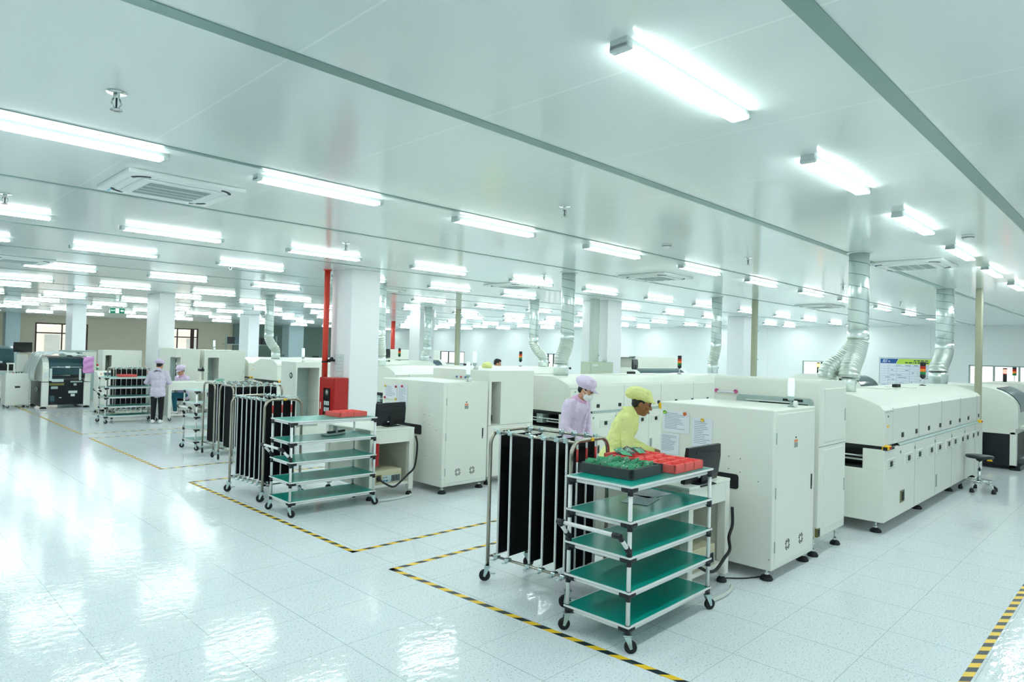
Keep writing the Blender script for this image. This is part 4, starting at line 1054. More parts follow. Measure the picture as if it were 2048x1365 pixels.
# console with small screen, right of the black machine
cc = thing('control_console', 'white chest high console with a small grey screen beside the farthest cart', 'console', (4.93, 20.35, 0))
mb = new('machine_white').prism([(0, .1), (0, .98), (.1, 1.11), (.42, 1.13), (.42, .1)], 'x', 0, .46, .01); mb.build('body', parent=cc)
M = Matrix.Translation((.23, .045, 1.05)) @ Matrix.Rotation(math.radians(-38), 4, 'X')
new('lcd_grey').box(-.08, .08, -.006, .004, -.045, .045, M=M).build('screen', parent=cc)
for (x, mt) in ((-.15, 'magnet_orange'), (.16, 'magnet_yellow')): new(mt).lathe([(.018, -.012), (.018, .0)], (x, 0, 0), 10, 'y', M=M).build('button', parent=cc)
tw = new('tube_white').cyl((.05, .3, 1.1), (.05, .3, 1.16), .008, 6).build('signal_tower', parent=cc)
for i, mt in enumerate(('lens_green', 'label_white', 'lens_red')): new(mt).lathe([(.028, 0), (.028, .05)], (.05, .3, 1.16 + i * .05), 12).build('signal_lens', parent=tw)
for (x, y) in ((.05, .05), (.41, .05), (.05, .37), (.41, .37)): level_foot(cc, x, y, .105, .035)
gm = thing('conveyor_machine', 'grey sided machine with cream plate and round hole behind the console', 'machine', (4.95, 24.2, 0))
new('panel_grey').box(.0, .85, 0, .8, .05, 1.62, .01, 1).build('body', parent=gm); new('machine_black').box(.05, .38, -.006, .01, .9, 1.55).build('opening', parent=gm); new('machine_cream').box(.46, .84, -.01, 0, 1.0, 1.58).build('plate', parent=gm); new('dark_inside').lathe([(.05, -.014), (.05, -.008)], (.62, 0, 1.38), 16, 'y').build('fan_hole', parent=gm)

# ------------------------------------------------------------------ desk with the seated worker
dk = thing('work_desk', 'white desk where the person in teal jeans sits', 'desk', (5.80, 17.62, 0))
new('machine_white').box(0, 1.5, 0, .8, .92, .95, .004, 1).build('desk_top', parent=dk); new('machine_white').box(.06, 1.44, .01, .04, .76, .92).build('apron', parent=dk)
for x in (0, 1.42): new('machine_white').box(x, x + .08, .0, .08, .08, .92, .004, 1).build('leg', parent=dk); new('machine_white').box(x, x + .08, .72, .8, .08, .92, .004, 1).build('leg', parent=dk)
new('machine_white').box(.0, .02, .08, .72, .12, .92).build('side_panel', parent=dk); new('machine_white').box(.02, 1.48, .02, .06, .12, .16).build('foot_rail', parent=dk)
for (x, y) in ((.04, .04), (1.46, .04), (.04, .76), (1.46, .76)): caster(dk, x, y, .085, .035)
nb = thing('electronic_box', 'small grey circuit box on the right end of the desk of the seated person', 'box', (7.0, 17.7, .951)); new('panel_grey').box(0, .2, 0, .15, 0, .08).build('case', parent=nb); new('board_green').box(.02, .16, -.004, 0, .015, .06).build('circuit_board', parent=nb)
mi = thing('microscope', 'white desk microscope behind the seated person\'s desk', 'microscope', (6.75, 18.1, .951))
mb = new('machine_white').box(-.1, .1, -.1, .1, 0, .03, .006, 1); mb.build('base', parent=mi); new('machine_white').box(-.02, .03, .04, .09, .03, .34).build('column', parent=mi); mb = new('machine_black').box(-.05, .05, -.1, .1, .26, .33, .01, 1); mb.cyl((-.02, -.1, .31), (-.02, -.16, .36), .015, 8); mb.build('head', parent=mi)
bx = thing('equipment_shelf', 'high shelf of dark and blue boxes in front of the right back window', 'shelf', (16.3, 40.0, 0))
new('frame_grey').box(0, 3.2, 0, .5, 1.9, 1.95).build('shelf_board', parent=bx)
for x in (0, 3.14): new('frame_grey').box(x, x + .06, 0, .06, 0, 2.5).build('shelf_post', parent=bx)
for k in range(7):
    o = new(('machine_black', 'lcd_grey', 'machine_black', 'machine_black', 'machine_black', 'machine_black', 'blue_plastic')[k]).box(0, .36, 0, .3, 0, .42, .01, 1).build('storage_box'); o.location = (16.42 + k * .43, 40.08, 1.951)
    tag(o, 'small storage box on the high shelf by the right back window, %s from the left' % ordinal(k), 'box', 'boxes on the high shelf')

# ------------------------------------------------------------------ whiteboard on the right wall
wb = thing('whiteboard', 'whiteboard chart with blue and lime header on the right wall', 'whiteboard', (RX1 - .02, 7.1, 1.45))
WBW, WBH = 2.3, 1.22
M = Matrix.Rotation(-PI / 2, 4, 'Z')       # local x -> -y (left to right as seen from the room), y -> +x
new('board_white').box(-WBW / 2, WBW / 2, -.0, .018, -WBH / 2, WBH / 2, M=M).build('panel', parent=wb)
mb = new('frame_alu')
for (a, b, c, d) in ((-WBW / 2 - .03, WBW / 2 + .03, WBH / 2, WBH / 2 + .03), (-WBW / 2 - .03, WBW / 2 + .03, -WBH / 2 - .03, -WBH / 2), (-WBW / 2 - .03, -WBW / 2, -WBH / 2, WBH / 2), (WBW / 2, WBW / 2 + .03, -WBH / 2, WBH / 2)): mb.box(a, b, -.015, .018, c, d, M=M)
mb.build('frame', parent=wb)
zt = WBH / 2 - .02
mb = new('board_blue').prism([(-WBW / 2 + .02, zt), (-WBW / 2 + .66, zt), (-WBW / 2 + .57, zt - .18), (-WBW / 2 + .02, zt - .18)], 'y', -.004, .001, M=M)
mb.use('paper').text('IEI', .17, M @ Matrix.Translation((-WBW / 2 + .17, -.006, zt - .09)) @ Matrix.Rotation(PI / 2, 4, 'X'), .001, .25)
mb.text('lb', .09, M @ Matrix.Translation((-WBW / 2 + .34, -.006, zt - .10)) @ Matrix.Rotation(PI / 2, 4, 'X'), .001)
mb.build('logo_band', parent=wb)
mb = new('board_lime').prism([(-WBW / 2 + .68, zt), (WBW / 2 - .02, zt), (WBW / 2 - .02, zt - .2), (-WBW / 2 + .58, zt - .2)], 'y', -.004, .001, M=M); mb.use('frame_dark')
rr_ = random.Random(5)
for (z, a, b) in ((zt - .06, .05, .55), (zt - .14, -.25, .85)):
    x = -.0 + a
    while x < b: wd = rr_.uniform(.03, .12); mb.box(x, x + wd, -.0055, -.003, z - .022, z + .022, M=M); x += wd + .03
mb.build('title_band', parent=wb)
mb = new('ink_grey')
for k in range(9): z = zt - .3 - k * .095; mb.box(-WBW / 2 + .03, WBW / 2 - .03, -.0025, .0005, z, z + .006, M=M)
for x in (-.85, -.55, -.1, .4, .8): mb.box(x, x + .006, -.0025, .0005, -WBH / 2 + .05, zt - .22, M=M)
for k in range(46):
    x = rr_.uniform(-1.08, .9); z = zt - .27 - rr_.randrange(9) * .095; wd = rr_.uniform(.04, .2); mb.box(x, x + wd, -.003, .0005, z, z + rr_.uniform(.012, .035), M=M)
mb.build('chart_lines', parent=wb)

# ------------------------------------------------------------------ papers and magnets on the loaders
def paper(x, y0, y1, z0, z1, label, lines=10, group=None, seed=1):
    t = thing('paper_sheet', label, 'paper', (x, (y0 + y1) / 2, (z0 + z1) / 2), 0, group)
    hy, hz = abs(y1 - y0) / 2, abs(z1 - z0) / 2
    new('paper').box(-.0035, -.001, -hy, hy, -hz, hz).build('sheet', parent=t)
    mb = new('ink_grey'); r0 = random.Random(seed)
    for k in range(lines):
        z = hz * .78 - k * hz * 1.55 / lines; a = hy * .82; b = hy * (.82 - 1.6 * r0.uniform(.55, 1.0))
        mb.box(-.0042, -.003, b, a, z - .0022, z + .0022)
    o = mb.build('printed_lines', parent=t); o['kind'] = 'stuff'
    return t
def magnet(x, y, z, col, label, r=.017):
    o = new('magnet_' + col).lathe([(r, -.013), (r * .9, -.015), (r, -.004), (r, -.0)][::1], (0, 0, 0), 16, 'x').build('magnet'); o.location = (x, y, z); tag(o, label, 'magnet', 'round magnets on the loader cabinets'); return o
X1 = 5.738
paper(X1, 3.245, 3.535, 1.205, 1.415, 'printed sheet under a green and an orange magnet on the nearest loader', 11, seed=1)
paper(X1, 3.352, 3.555, .99, 1.193, 'printed sheet pinned lowest on the nearest loader, below the landscape sheet', 12, seed=2)
paper(X1, 3.004, 3.21, 1.085, 1.37, 'portrait sheet under the yellow magnet on the nearest loader', 13, seed=3)
magnet(X1 - .004, 3.51, 1.398, 'green', 'green magnet at the top left sheet of the nearest loader')
magnet(X1 - .004, 3.29, 1.397, 'orange', 'orange magnet on the landscape sheet of the nearest loader')
magnet(X1 - .004, 3.105, 1.355, 'yellow', 'yellow magnet holding the portrait sheet on the nearest loader')
magnet(X1 - .002, 3.075, 1.085, 'red', 'red magnet just above the nearest monitor')
X2 = 5.733
paper(X2, 7.965, 8.275, 1.21, 1.415, 'printed sheet with four magnets on the second loader, next to the pillar', 10, seed=4)
paper(X2, 7.715, 7.945, 1.137, 1.425, 'portrait sheet under a red magnet on the second loader', 12, seed=5)
paper(X2, 8.03, 8.265, 1.085, 1.158, 'narrow form below the four magnet sheet on the second loader', 5, seed=6)
for (y, z, c, l) in ((8.25, 1.395, 'yellow', 'yellow magnet at the top left of the four magnet sheet'), (7.985, 1.395, 'red', 'red magnet at the top right of the four magnet sheet'), (8.255, 1.225, 'red', 'red magnet at the lower left of the four magnet sheet'), (7.985, 1.215, 'yellow', 'yellow magnet at the lower right of the four magnet sheet'), (7.835, 1.41, 'red', 'red magnet on top of the portrait sheet of the second loader')):
    magnet(X2 - .004, y, z, c, l)
for (y, l) in ((3.52, 'pink magnet on the left at the top of the tall unit behind the nearest loader'), (3.30, 'pink magnet on the right at the top of the tall unit behind the nearest loader')):
    magnet(6.80, y, 1.585, 'pink', l, .022)
pr = thing('rolled_paper', 'white rolled sheet held by two pink magnets behind the nearest loader', 'paper', (6.79, 3.41, 1.575)); new('paper').cyl((0, -.10, 0), (0, .10, 0), .009, 10).build('roll', parent=pr)
nt_ = thing('notice_sheet', 'faint pale notice on the main pillar beside the red pipe', 'notice', (6.376, 10.63, 1.62)); new('label_white').box(-.003, .0, -.13, .13, -.2, .2).build('sheet', parent=nt_); mb = new('ink_grey')
for k in range(5): mb.box(-.004, -.0025, -.09, .09, .13 - k * .06, .135 - k * .06)
mb.build('printed_lines', parent=nt_)['kind'] = 'stuff'
pc = []
for (cx_, cy_, a, l) in ((4.29, 2.82, .25, 'loose white sheet on the nearest cart\'s second shelf, left one'), (4.54, 2.90, -.12, 'loose white sheet on the nearest cart\'s second shelf, right one')):
    t = thing('paper_sheet', l, 'paper', (cx_, cy_, .8585), a); new('paper').box(-.15, .15, -.105, .105, 0, .0015).build('sheet', parent=t); pc.append(t)

# ------------------------------------------------------------------ foam trays and circuit boards
def make_tray(W_, D_, H_, nx, ny, mat, wall=.016, label='', loc=(0, 0, 0), rz=0.0, group='foam trays'):
    t = thing('foam_tray', label, 'tray', loc, rz, group)
    mb = new(mat); mb.box(0, W_, 0, D_, 0, .012)
    for k in range(nx + 1): x = (W_ - wall) * k / nx; mb.box(x, x + wall, 0, D_, .011, H_)
    for k in range(ny + 1): y = (D_ - wall) * k / ny; mb.box(0, W_, y, y + wall, .011, H_ - (.0 if k in (0, ny) else .002))
    mb.build('tray_body', parent=t); return t
TZ = SHELF_Z[4] + .0285
make_tray(.42, .455, .068, 1, 2, 'grey_foam', .026, 'dark grey foam tray full of green circuit boards on the nearest cart', (3.85, 2.60, TZ), math.radians(3))
make_tray(.42, .36, .062, 3, 3, 'red_foam', .014, 'red foam tray with empty cells in the middle of the nearest cart', (4.315, 2.545, TZ), math.radians(1))
make_tray(.42, .30, .062, 3, 2, 'red_foam', .014, 'red foam tray at the rear of the nearest cart, heaped with circuit boards', (4.36, 2.935, TZ), math.radians(-3))
make_tray(.40, .33, .055, 4, 2, 'red_foam', .014, 'red foam tray on the cart in front of the main pillar', (4.34, 7.19, SHELF_Z[4] + .0285), math.radians(3))
make_tray(.36, .3, .055, 3, 2, 'red_foam', .014, 'red foam tray on the farthest cart beside the standing person', (4.80, 17.86, SHELF_Z[4] + .0285), math.radians(2))
def make_board(mat, seed):
    r0 = random.Random(seed); mb = new(mat).box(-.05, .05, -.0008, .0008, 0, .062)
    for k in range(9):
        x, z = r0.uniform(-.042, .034), r0.uniform(.006, .05); wd, hd = r0.uniform(.005, .016), r0.uniform(.004, .01)
        mb.use(r0.choice(('solder', 'black_plastic', 'label_white', 'solder', 'board_green'))); mb.box(x, x + wd, -.005, -.0005, z, z + hd)
    mb.use('solder').box(-.045, -.03, .0005, .006, .01, .05)
    return mb.build('circuit_board')
bp_ = [make_board('board_green', 1), make_board('board_green', 2), make_board('board_dark', 3)]
rb_ = random.Random(11); cnt = 0
usedb = [False] * 3
def place_board(kind, loc, rot, label, group):
    global cnt
    o = bp_[kind]
    if usedb[kind]: o = o.copy(); COL.objects.link(o)
    usedb[kind] = True
    o.location = loc; o.rotation_euler = rot; tag(o, label, 'circuit board', group); cnt += 1
Mt = Matrix.Translation((3.85, 2.60, TZ)) @ Matrix.Rotation(math.radians(3), 4, 'Z')
for cell in range(2):
    for i in range(3):
        for k in range(9):
            p = Mt @ V(.085 + i * .125 + rb_.uniform(-.008, .008), .05 + cell * .215 + k * .0175 + rb_.uniform(-.004, .004), .016 + rb_.uniform(0, .022))
            place_board(rb_.randrange(2), p, (rb_.uniform(-.45, .3), rb_.uniform(-.25, .25), rb_.uniform(-.25, .25)), 'small green circuit board standing in the dark grey foam tray', 'boards in the grey tray')
Mt = Matrix.Translation((4.36, 2.935, TZ)) @ Matrix.Rotation(math.radians(-3), 4, 'Z')
for k in range(9):
    p = Mt @ V(.045 + k * .034, .10 + (k % 3) * .05, .066 + (k % 2) * .008); green = k % 2 == 0
    place_board(0 if green else 2, p, (math.radians(-62 if green else -74) + rb_.uniform(-.1, .1), rb_.uniform(-.2, .2), rb_.uniform(-.5, .5)), ('green circuit board lying on the heaped rear red tray' if green else 'dark red backed circuit board lying on the heaped rear red tray'), ('green boards on the rear tray' if green else 'dark boards on the rear tray'))
place_board(1, Mt @ V(.355, .2, .068), (math.radians(-85), .05, .4), 'single circuit board on the right corner of the rear red tray', None)

# tool on the second cart's upper shelf
tl = thing('hand_tool', 'white gadget with a black lever on the second shelf of the one tray cart', 'tool', (4.38, 7.40, .8595), .3)
new('label_white').box(-.16, .16, -.06, .06, 0, .02, .005, 1).build('base', parent=tl); new('machine_black').box(-.1, .2, -.02, .02, .02, .045, .006, 1).build('lever', parent=tl); mb = new('label_white').box(.02, .05, -.03, .03, .02, .10, .005, 1); mb.build('arm', parent=tl)
# cables
def cable(pts, r, label, mat='cable_black'):
    o = new(mat).tube(bez(pts, 10), r, 8).build('cable'); tag(o, label, 'cable'); return o
cable([(5.47, 7.15, .79), (5.50, 7.15, .67), (5.485, 7.15, .471), (5.45, 7.15, .355), (5.353, 7.15, .284), (5.258, 7.15, .216), (5.126, 7.14, .155), (4.983, 7.15, .22), (4.93, 7.20, .28)], .013, 'black tied cable looping from the second table\'s computer to the loader')
cable([(5.46, 2.66, .66), (5.47, 2.66, .51), (5.41, 2.66, .414), (5.43, 2.66, .303), (5.34, 2.66, .25), (5.19, 2.66, .18), (5.04, 2.66, .20), (4.95, 2.72, .26)], .014, 'black tied cable hanging at the nearest table beside the loader')
cable([(4.80, 7.10, .02), (5.0, 7.06, .018), (5.2, 7.07, .018), (5.36, 7.10, .018), (5.42, 7.16, .018)], .016, 'pale hose lying on the floor below the second table', 'cable_white')
cable([(4.9, 2.56, .018), (5.1, 2.55, .018), (5.28, 2.57, .018), (5.38, 2.61, .018)], .016, 'pale hose lying on the floor below the nearest table', 'cable_white')
cable([(5.55, 2.75, .008), (5.7, 2.62, .008), (5.95, 2.55, .008), (6.3, 2.7, .008)], .006, 'thin black cable on the floor under the nearest loader')
rbag = thing('red_pouch', 'red and blue pouch hanging inside the second table', 'pouch', (4.835, 7.181, .44)); new('fire_red').box(0, .07, -.02, .02, 0, .29, .008, 2).build('pouch_body', parent=rbag); new('blue_plastic').box(-.004, .02, -.024, .018, .05, .27, .006, 1).build('blue_flap', parent=rbag)
# ------------------------------------------------------------------ floor tapes
def tape(poly, label):
    """poly: corner points of one continuous strip of tape"""
    o = MB().use('hazard_tape'); w_ = .026
    for (a, b) in zip(poly[:-1], poly[1:]):
        a, b = Vector((a[0], a[1], 0)), Vector((b[0], b[1], 0)); d = (b - a).normalized(); n = V(-d.y, d.x, 0)
        p = [a - d * w_ + n * w_, b + d * w_ + n * w_, b + d * w_ - n * w_, a - d * w_ - n * w_]
        t = bmesh.new(); A = [t.verts.new(q + V(0, 0, .0005)) for q in p]; B = [t.verts.new(q + V(0, 0, .0015)) for q in p]
        for i in range(4): t.faces.new([A[i], A[(i + 1) % 4], B[(i + 1) % 4], B[i]])
        t.faces.new(A); t.faces.new(B[::-1]); o._merge(t)
    ob = o.build('floor_tape'); tag(ob, label, 'floor tape', 'hazard tape outlines'); return ob
tape([(8.4, 4.84), (3.505, 4.86), (3.665, .87), (15.0, .86)], 'black and yellow floor tape around the nearest cart, running off the bottom edge')
tape([(9.0, 9.72), (3.535, 9.73), (3.52, 5.52), (8.4, 5.42)], 'black and yellow floor tape around the bay of the one tray cart')
tape([(9.0, 15.2), (3.60, 15.28), (3.56, 11.02), (9.0, 11.0)], 'black and yellow floor tape around the bay with the two turned racks')
tape([(9.0, 20.2), (3.65, 20.25), (3.61, 16.03), (9.0, 16.0)], 'black and yellow floor tape around the bay of the standing person')
tape([(3.66, 24.2), (3.65, 20.95), (5.2, 20.98)], 'far black and yellow floor tape in front of the plastic wrapped machine')
# ------------------------------------------------------------------ people
def remesh(o, vox=.012, it=5, fac=.5):
    m = o.modifiers.new('skin', 'REMESH'); m.mode = 'VOXEL'; m.voxel_size = vox; m.use_smooth_shade = True
    s = o.modifiers.new('smooth', 'SMOOTH'); s.factor = fac; s.iterations = it
    return o
def lerp(a, b, t): return V(*a).lerp(V(*b), t)
def hand(mb, wrist, elbow, palm_dir=None, side=1, curl=.5):
    """palm, four fingers and a thumb continuing from the forearm"""
    w_, e = V(*wrist), V(*elbow); d = (w_ - e).normalized()
    if palm_dir is not None: d = (d * .35 + V(*palm_dir).normalized()).normalized()
    sd = d.cross(V(0, 0, 1)); sd = sd.normalized() if sd.length > .1 else V(1, 0, 0)
    sd *= 1; nrm = sd.cross(d).normalized()
    palm = w_ + d * .05
    mb.cap(w_ + d * .01, w_ + d * .085, .026, .03)
    mb.cap(w_ + d * .03 + sd * .02, w_ + d * .085 + sd * .024, .018, .017); mb.cap(w_ + d * .03 - sd * .02, w_ + d * .085 - sd * .024, .018, .017)
    for i, (o, l) in enumerate(((-.032, .07), (-.011, .082), (.011, .078), (.031, .062))):
        b = w_ + d * .09 + sd * o; k1 = b + d * l * .5 - nrm * l * .18 * curl; k2 = k1 + d * l * .32 * (1 - curl * .5) - nrm * l * .4 * curl
        mb.cap(b, k1, .0092, .0085); mb.cap(k1, k2, .0085, .0072)
    tb = w_ + d * .03 + sd * .03 * side; tk = tb + (d * .6 + sd * .8 * side).normalized() * .045; mb.cap(tb, tk, .012, .010); mb.cap(tk, tk + d * .03 - nrm * .008, .0098, .008)

def person(label, loc, rz, S, P, top, trim, legs, skin, headgear, mask=False, group=None, shirt_hem=.0, hair=True, shoes='shoe_white', vox=.011):
    t = thing('person', label, 'person', loc, rz, group)
    t.scale = (S, S, S)
    g = lambda k: V(*P[k])
    hip, chest, neck, head = g('hip'), g('chest'), g('neck'), g('head')
    HM = Matrix.Translation(head) @ Matrix.Rotation(math.radians(P.get('hyaw', 0)), 4, 'Z') @ Matrix.Rotation(math.radians(-P.get('hpitch', 0)), 4, 'X') @ Matrix.Rotation(math.radians(P.get('hroll', 0)), 4, 'Y')
    fw = math.radians(P.get('lean', 0)); TM = lambda c: Matrix.Translation(c) @ Matrix.Rotation(-fw, 4, 'X')
    # ---- body, one continuous surface
    mb = new(skin)
    mb.ell((0, 0, 0), (.15, .10, .12), TM(hip)); mb.ell((0, 0, 0), (.145, .098, .17), TM(hip.lerp(chest, .5))); mb.ell((0, 0, 0), (.155, .105, .16), TM(chest))
    mb.cap(chest + V(0, 0, .08), neck, .075, .055)
    mb.cap(neck, HM @ V(0, -.015, -.05), .054, .05)
    mb.ell((0, -.012, .03), (.073, .093, .092), HM); mb.ell((0, .012, -.035), (.062, .078, .075), HM); mb.ell((0, .032, -.085), (.040, .048, .034), HM)
    mb.cap((0, .088, .012), (0, .106, -.026), .009, .014, HM); mb.ell((.013, .094, -.03), (.010, .010, .008), HM, 8); mb.ell((-.013, .094, -.03), (.010, .010, .008), HM, 8)
    mb.ell((0, .088, -.066), (.024, .012, .010), HM, 10); mb.ell((.045, .062, -.012), (.024, .022, .02), HM, 10); mb.ell((-.045, .062, -.012), (.024, .022, .02), HM, 10); mb.cap((-.035, .083, .035), (.035, .083, .035), .011, .011, HM)
    for s in (-1, 1): mb.ell((s * .074, -.012, -.012), (.012, .022, .034), HM, 10)
    for s, q in ((-1, 'L'), (1, 'R')):
        sh, el, wr = g('sh' + q), g('el' + q), g('wr' + q)
        mb.cap(chest + V(0, 0, .09), sh, .06, .052); mb.cap(sh, el, .046, .036); mb.cap(el, wr, .036, .026)
        hand(mb, wr, el, P.get('palm' + q), s * -1)
        hp, kn, an = g('hp' + q), g('kn' + q), g('an' + q)
        mb.cap(hip, hp, .09, .085); mb.cap(hp, kn, .08, .054); mb.cap(kn, an, .052, .034)
        to = an + V(*P.get('toe', (0, .15, -.045))); mb.cap(an + V(0, -.01, -.03), to, .032, .026)
    body = remesh(mb.build('body', parent=t), .0075, 3)
    # ---- face details
    for s in (-1, 1):
        new('eye_dark').ell((s * .031, .082, .008), (.0135, .008, .0058), HM, 10).build('eye', parent=t)
        new('hair_black').cap((s * .018, .091, .027), (s * .045, .083, .029), .0042, .003, HM, 8).build('eyebrow', parent=t)
    if not mask: new('lip').ell((0, .0965, -.068), (.022, .006, .0065), HM, 10).build('mouth', parent=t)
    # ---- clothes
    mb = new(top)
    R = P.get('bulk', 1.0)
    hem = hip + V(0, 0, -.10 - shirt_hem)
    mb.ell((0, 0, -.03), (.178 * R, .125 * R, .15), TM(hip)); mb.ell((0, -.005, 0), (.175 * R, .125 * R, .2), TM(hip.lerp(chest, .5))); mb.ell((0, -.008, .0), (.178 * R, .128 * R, .175), TM(chest)); mb.cap(hip + V(-.068 * R, 0, -.10 - shirt_hem), hip + V(.068 * R, 0, -.10 - shirt_hem), .112 * R, .112 * R); mb.cap(hip + V(-.07 * R, 0, 0), hip + V(.07 * R, 0, 0), .11 * R, .11 * R)
    mb.cap(chest + V(0, 0, .08), neck + V(0, -.004, -.035), .085, .066)
    for s, q in ((-1, 'L'), (1, 'R')):
        sh, el, wr = g('sh' + q), g('el' + q), g('wr' + q)
        mb.cap(chest + V(0, 0, .09), sh + V(0, 0, -.005), .078, .068); mb.cap(sh, el, .07 * R, .056 * R); m_ = el.lerp(wr, .5); mb.cap(el, m_, .057 * R, .05 * R); mb.cap(m_, el.lerp(wr, .90), .05 * R, .042)
        mb.ell((0, 0, 0), (.06, .06, .05), Matrix.Translation(el + V(0, -.01, .01)))
    jk = remesh(mb.build('jacket', parent=t), vox, 4)
    tx = bpy.data.textures.get('folds') or bpy.data.textures.new('folds', 'CLOUDS'); tx.noise_scale = .11
    dm = jk.modifiers.new('folds', 'DISPLACE'); dm.texture = tx; dm.strength = .03; dm.mid_level = .5
    if trim or mask is False:
        cm = trim or top
        nd = (HM @ V(0, 0, -.06) - neck).normalized()
        new(cm).tube([neck - nd * .075, neck - nd * .03, neck + nd * .005, neck + nd * .03, neck + nd * .026, neck - nd * .0], [.112, .092, .076, .071, .064, .062], 20, cap=False).build('collar', parent=jk)
    if trim:
        c0 = TM(chest)
        mbp = new(top); mbp.box(-.012, .012, .105 * R, .131 * R, -.22, .10, .004, 1, c0); mbp.build('placket', parent=jk)
        for k in range(3): new(trim).ell((0, .133 * R, .06 - k * .11), (.009, .005, .009), c0, 8).build('button', parent=jk)
        for q in 'LR':
            el, wr = g('el' + q), g('wr' + q); new(trim).cap(el.lerp(wr, .88), el.lerp(wr, .96), .044, .038).build('cuff', parent=jk)
    mb = new(legs)
    mb.ell((0, 0, -.05), (.146, .10, .11), TM(hip))
    for q in 'LR':
        hp, kn, an = g('hp' + q), g('kn' + q), g('an' + q); mb.cap(hip, hp, .088, .09); mb.cap(hp, kn, .092, .07); mb.cap(kn, kn.lerp(an, .93), .07, .052)
    remesh(mb.build('trousers', parent=t), .012, 3)
    for q in 'LR':
        an = g('an' + q); to = V(*P.get('toe', (0, .15, -.045)))
        mb = new(shoes); mb.cap(an + V(0, -.03, -.035), an + to * .8, .042, .036); mb.cap(an + V(0, -.02, 0), an + V(0, 0, -.03), .04, .045); remesh(mb.build('shoe', parent=t), .009, 3)
    # ---- hair / headgear
    if hair:
        mb = new('hair_black'); mb.ell((0, -.03, .045), (.079, .087, .088), HM, 18); mb.ell((0, -.062, -.005), (.068, .044, .05), HM, 14)
        for s in (-1, 1): mb.ell((s * .067, .004, .028), (.010, .022, .024), HM, 8)
        if headgear is None: mb.ell((0, .02, .09), (.07, .07, .045), HM, 14)
        remesh(mb.build('hair', parent=t), .009, 2)
    if headgear:
        kind, mt = headgear
        mb = new(mt)
        if kind == 'peaked':
            mb.ell((0, -.035, .098), (.122, .138, .080), HM, 20); mb.ell((0, -.03, .055), (.098, .115, .05), HM, 18)
            for k in range(-4, 5): a = k * .28; mb.cap((.085 * math.sin(a), .07 * math.cos(a), .085), (.075 * math.sin(a), .055 * math.cos(a), .15), .020, .016, HM, 8)
            for k in range(7):
                a = -.9 + k * .3; mb.cap((.06 * math.sin(a), .075 * math.cos(a), .055), (.075 * math.sin(a), .155 * math.cos(a) * (1 - .15 * abs(a)), .030), .012, .008, HM, 8)
        else:
            mb.ell((0, -.055, .095), (.115, .135, .075), HM, 20); mb.ell((0, -.13, .07), (.085, .07, .045), HM, 14); mb.ell((0, 0, .065), (.09, .108, .045), HM, 18)
            for k in range(-4, 5): a = k * .28; mb.cap((.09 * math.sin(a), .075 * math.cos(a), .075), (.08 * math.sin(a), .05 * math.cos(a), .145), .022, .016, HM, 8)
            for k in range(7):
                a = -.9 + k * .3; mb.cap((.065 * math.sin(a), .075 * math.cos(a), .06), (.08 * math.sin(a), .125 * math.cos(a), .045), .011, .009, HM, 8)
        cp = remesh(mb.build('cap', parent=t), .008, 2); fx = bpy.data.textures.get('gathers') or bpy.data.textures.new('gathers', 'CLOUDS'); fx.noise_scale = .035; dc = cp.modifiers.new('gathers', 'DISPLACE'); dc.texture = fx; dc.strength = .016
    if mask:
        mb = new('mask_white'); mb.ell((0, .046, -.052), (.068, .070, .060), HM, 20); mb.ell((0, .080, -.035), (.040, .040, .046), HM, 14)
        mk = remesh(mb.build('face_mask', parent=t), .007, 3)
        for s in (-1, 1): new('mask_white').tube([HM @ V(s * .055, .07, -.02), HM @ V(s * .076, .03, -.002), HM @ V(s * .082, -.012, .015)], .003, 6).build('ear_loop', parent=mk); new('mask_white').tube([HM @ V(s * .052, .06, -.085), HM @ V(s * .074, .02, -.05), HM @ V(s * .082, -.012, -.02)], .003, 6).build('ear_loop', parent=mk)
    return t

def pose(**k):
    P = dict(hip=(0, 0, .90), chest=(0, .03, 1.24), neck=(0, .045, 1.42), head=(0, .085, 1.545), shL=(-.185, .03, 1.345), shR=(.185, .03, 1.345), elL=(-.235, .02, 1.06), elR=(.235, .02, 1.06), wrL=(-.20, .22, .92), wrR=(.20, .22, .92),
             hpL=(-.085, 0, .86), hpR=(.085, 0, .86), knL=(-.09, .015, .47), knR=(.09, .015, .47), anL=(-.095, -.01, .085), anR=(.095, -.01, .085), lean=5)
    P.update(k); return P
def facing(dx, dy): return math.atan2(-dx, dy)

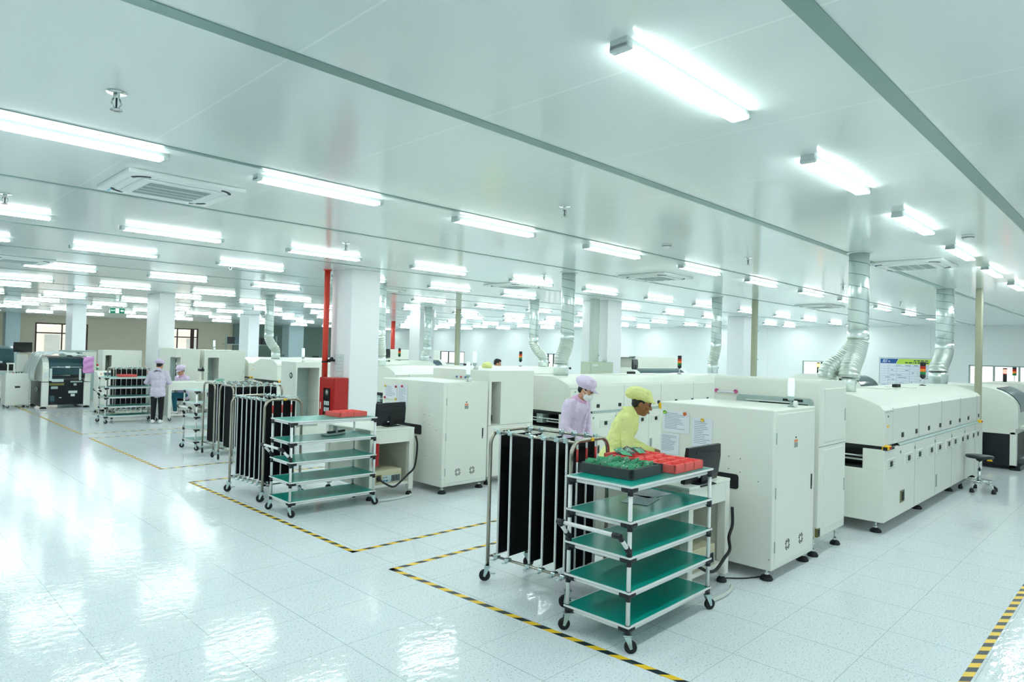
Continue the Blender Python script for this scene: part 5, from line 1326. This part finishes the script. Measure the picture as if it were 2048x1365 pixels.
person('person in lavender smock and puffy peaked cap wearing a white face mask, looking down', (6.46, 5.28, 0), facing(.12, -1.0), 1.0,
       pose(chest=(0, .08, 1.22), neck=(0, .13, 1.385), head=(.01, .20, 1.49), shL=(-.19, .07, 1.325), shR=(.19, .07, 1.325), elL=(-.25, .06, 1.04), elR=(.26, .06, 1.04), wrL=(-.13, .22, .86), wrR=(.14, .24, .88), hpitch=22, hyaw=16, lean=13, bulk=1.05),
       'cloth_lavender', 'cloth_lavender_trim', 'cloth_dark', 'skin_tan', ('peaked', 'cloth_lavender'), mask=True, shirt_hem=.06, vox=.010)
person('person in yellow smock and puffy yellow cap bending over the table, seen in profile', (5.70, 4.10, 0), facing(.62, -.78), 1.0,
       pose(chest=(0, .12, 1.19), neck=(0, .20, 1.345), head=(0, .285, 1.44), shL=(-.19, .12, 1.295), shR=(.19, .12, 1.295), elL=(-.24, .14, 1.03), elR=(.24, .14, 1.03), wrL=(-.10, .39, .96), wrR=(.10, .40, .97), hpitch=14, lean=20, bulk=1.08, palmL=(0, 1, -.25), palmR=(0, 1, -.25)),
       'cloth_yellow', None, 'cloth_dark', 'skin_brown', ('bonnet', 'cloth_yellow'), shirt_hem=.10, vox=.010)
person('person standing with her back turned, lilac jacket, black trousers and lavender cap', (5.43, 17.22, 0), facing(.55, .83), .90,
       pose(elL=(-.30, .06, 1.09), elR=(.27, .08, 1.09), wrL=(-.17, .26, 1.08), wrR=(.14, .30, 1.06), hpitch=22, head=(0, .11, 1.535), bulk=1.08, lean=6),
       'cloth_grey_lilac', None, 'cloth_black', 'skin_tan', ('bonnet', 'cloth_lavender'), group=None)
person('person in lavender smock and teal jeans seated at the far white desk', (6.55, 18.75, 0), facing(-.75, -.35), .95,
       pose(hip=(0, 0, .62), chest=(0, .05, .95), neck=(0, .075, 1.13), head=(0, .12, 1.25), shL=(-.18, .05, 1.055), shR=(.18, .05, 1.055), elL=(-.22, .10, .80), elR=(.22, .10, .80), wrL=(-.15, .30, .86), wrR=(.15, .30, .86),
            hpL=(-.09, .02, .58), hpR=(.09, .02, .58), knL=(-.11, .42, .58), knR=(.11, .42, .58), anL=(-.10, .36, .16), anR=(.10, .36, .16), hpitch=20, lean=8),
       'cloth_lavender', 'cloth_lavender_trim', 'denim', 'skin_tan', ('peaked', 'cloth_lavender'))
person('bareheaded dark haired person far behind the white machines', (12.95, 13.45, 0), facing(.8, -.5), 1.03,
       pose(hpitch=15, head=(0, .10, 1.545)), 'cloth_black', 'magnet_orange', 'cloth_dark', 'skin_tan', None)
person('person with only a pale yellow cap showing above the machines', (9.42, 9.98, 0), facing(.6, .7), .99,
       pose(hpitch=18), 'cloth_yellow', None, 'cloth_dark', 'skin_tan', ('bonnet', 'cloth_yellow'))
sc = thing('desk_stool', 'white legged stool under the person seated at the far desk', 'stool', (6.55, 18.78, 0)); new('machine_black').lathe([(.15, .40), (.17, .42), (.16, .462)], n=18).build('seat', parent=sc)
for k in range(4): a = PI / 4 + k * PI / 2; new('tube_white').tube([(.1 * math.cos(a), .1 * math.sin(a), .41), (.19 * math.cos(a), .19 * math.sin(a), .0)], .014, 8).build('leg', parent=sc)
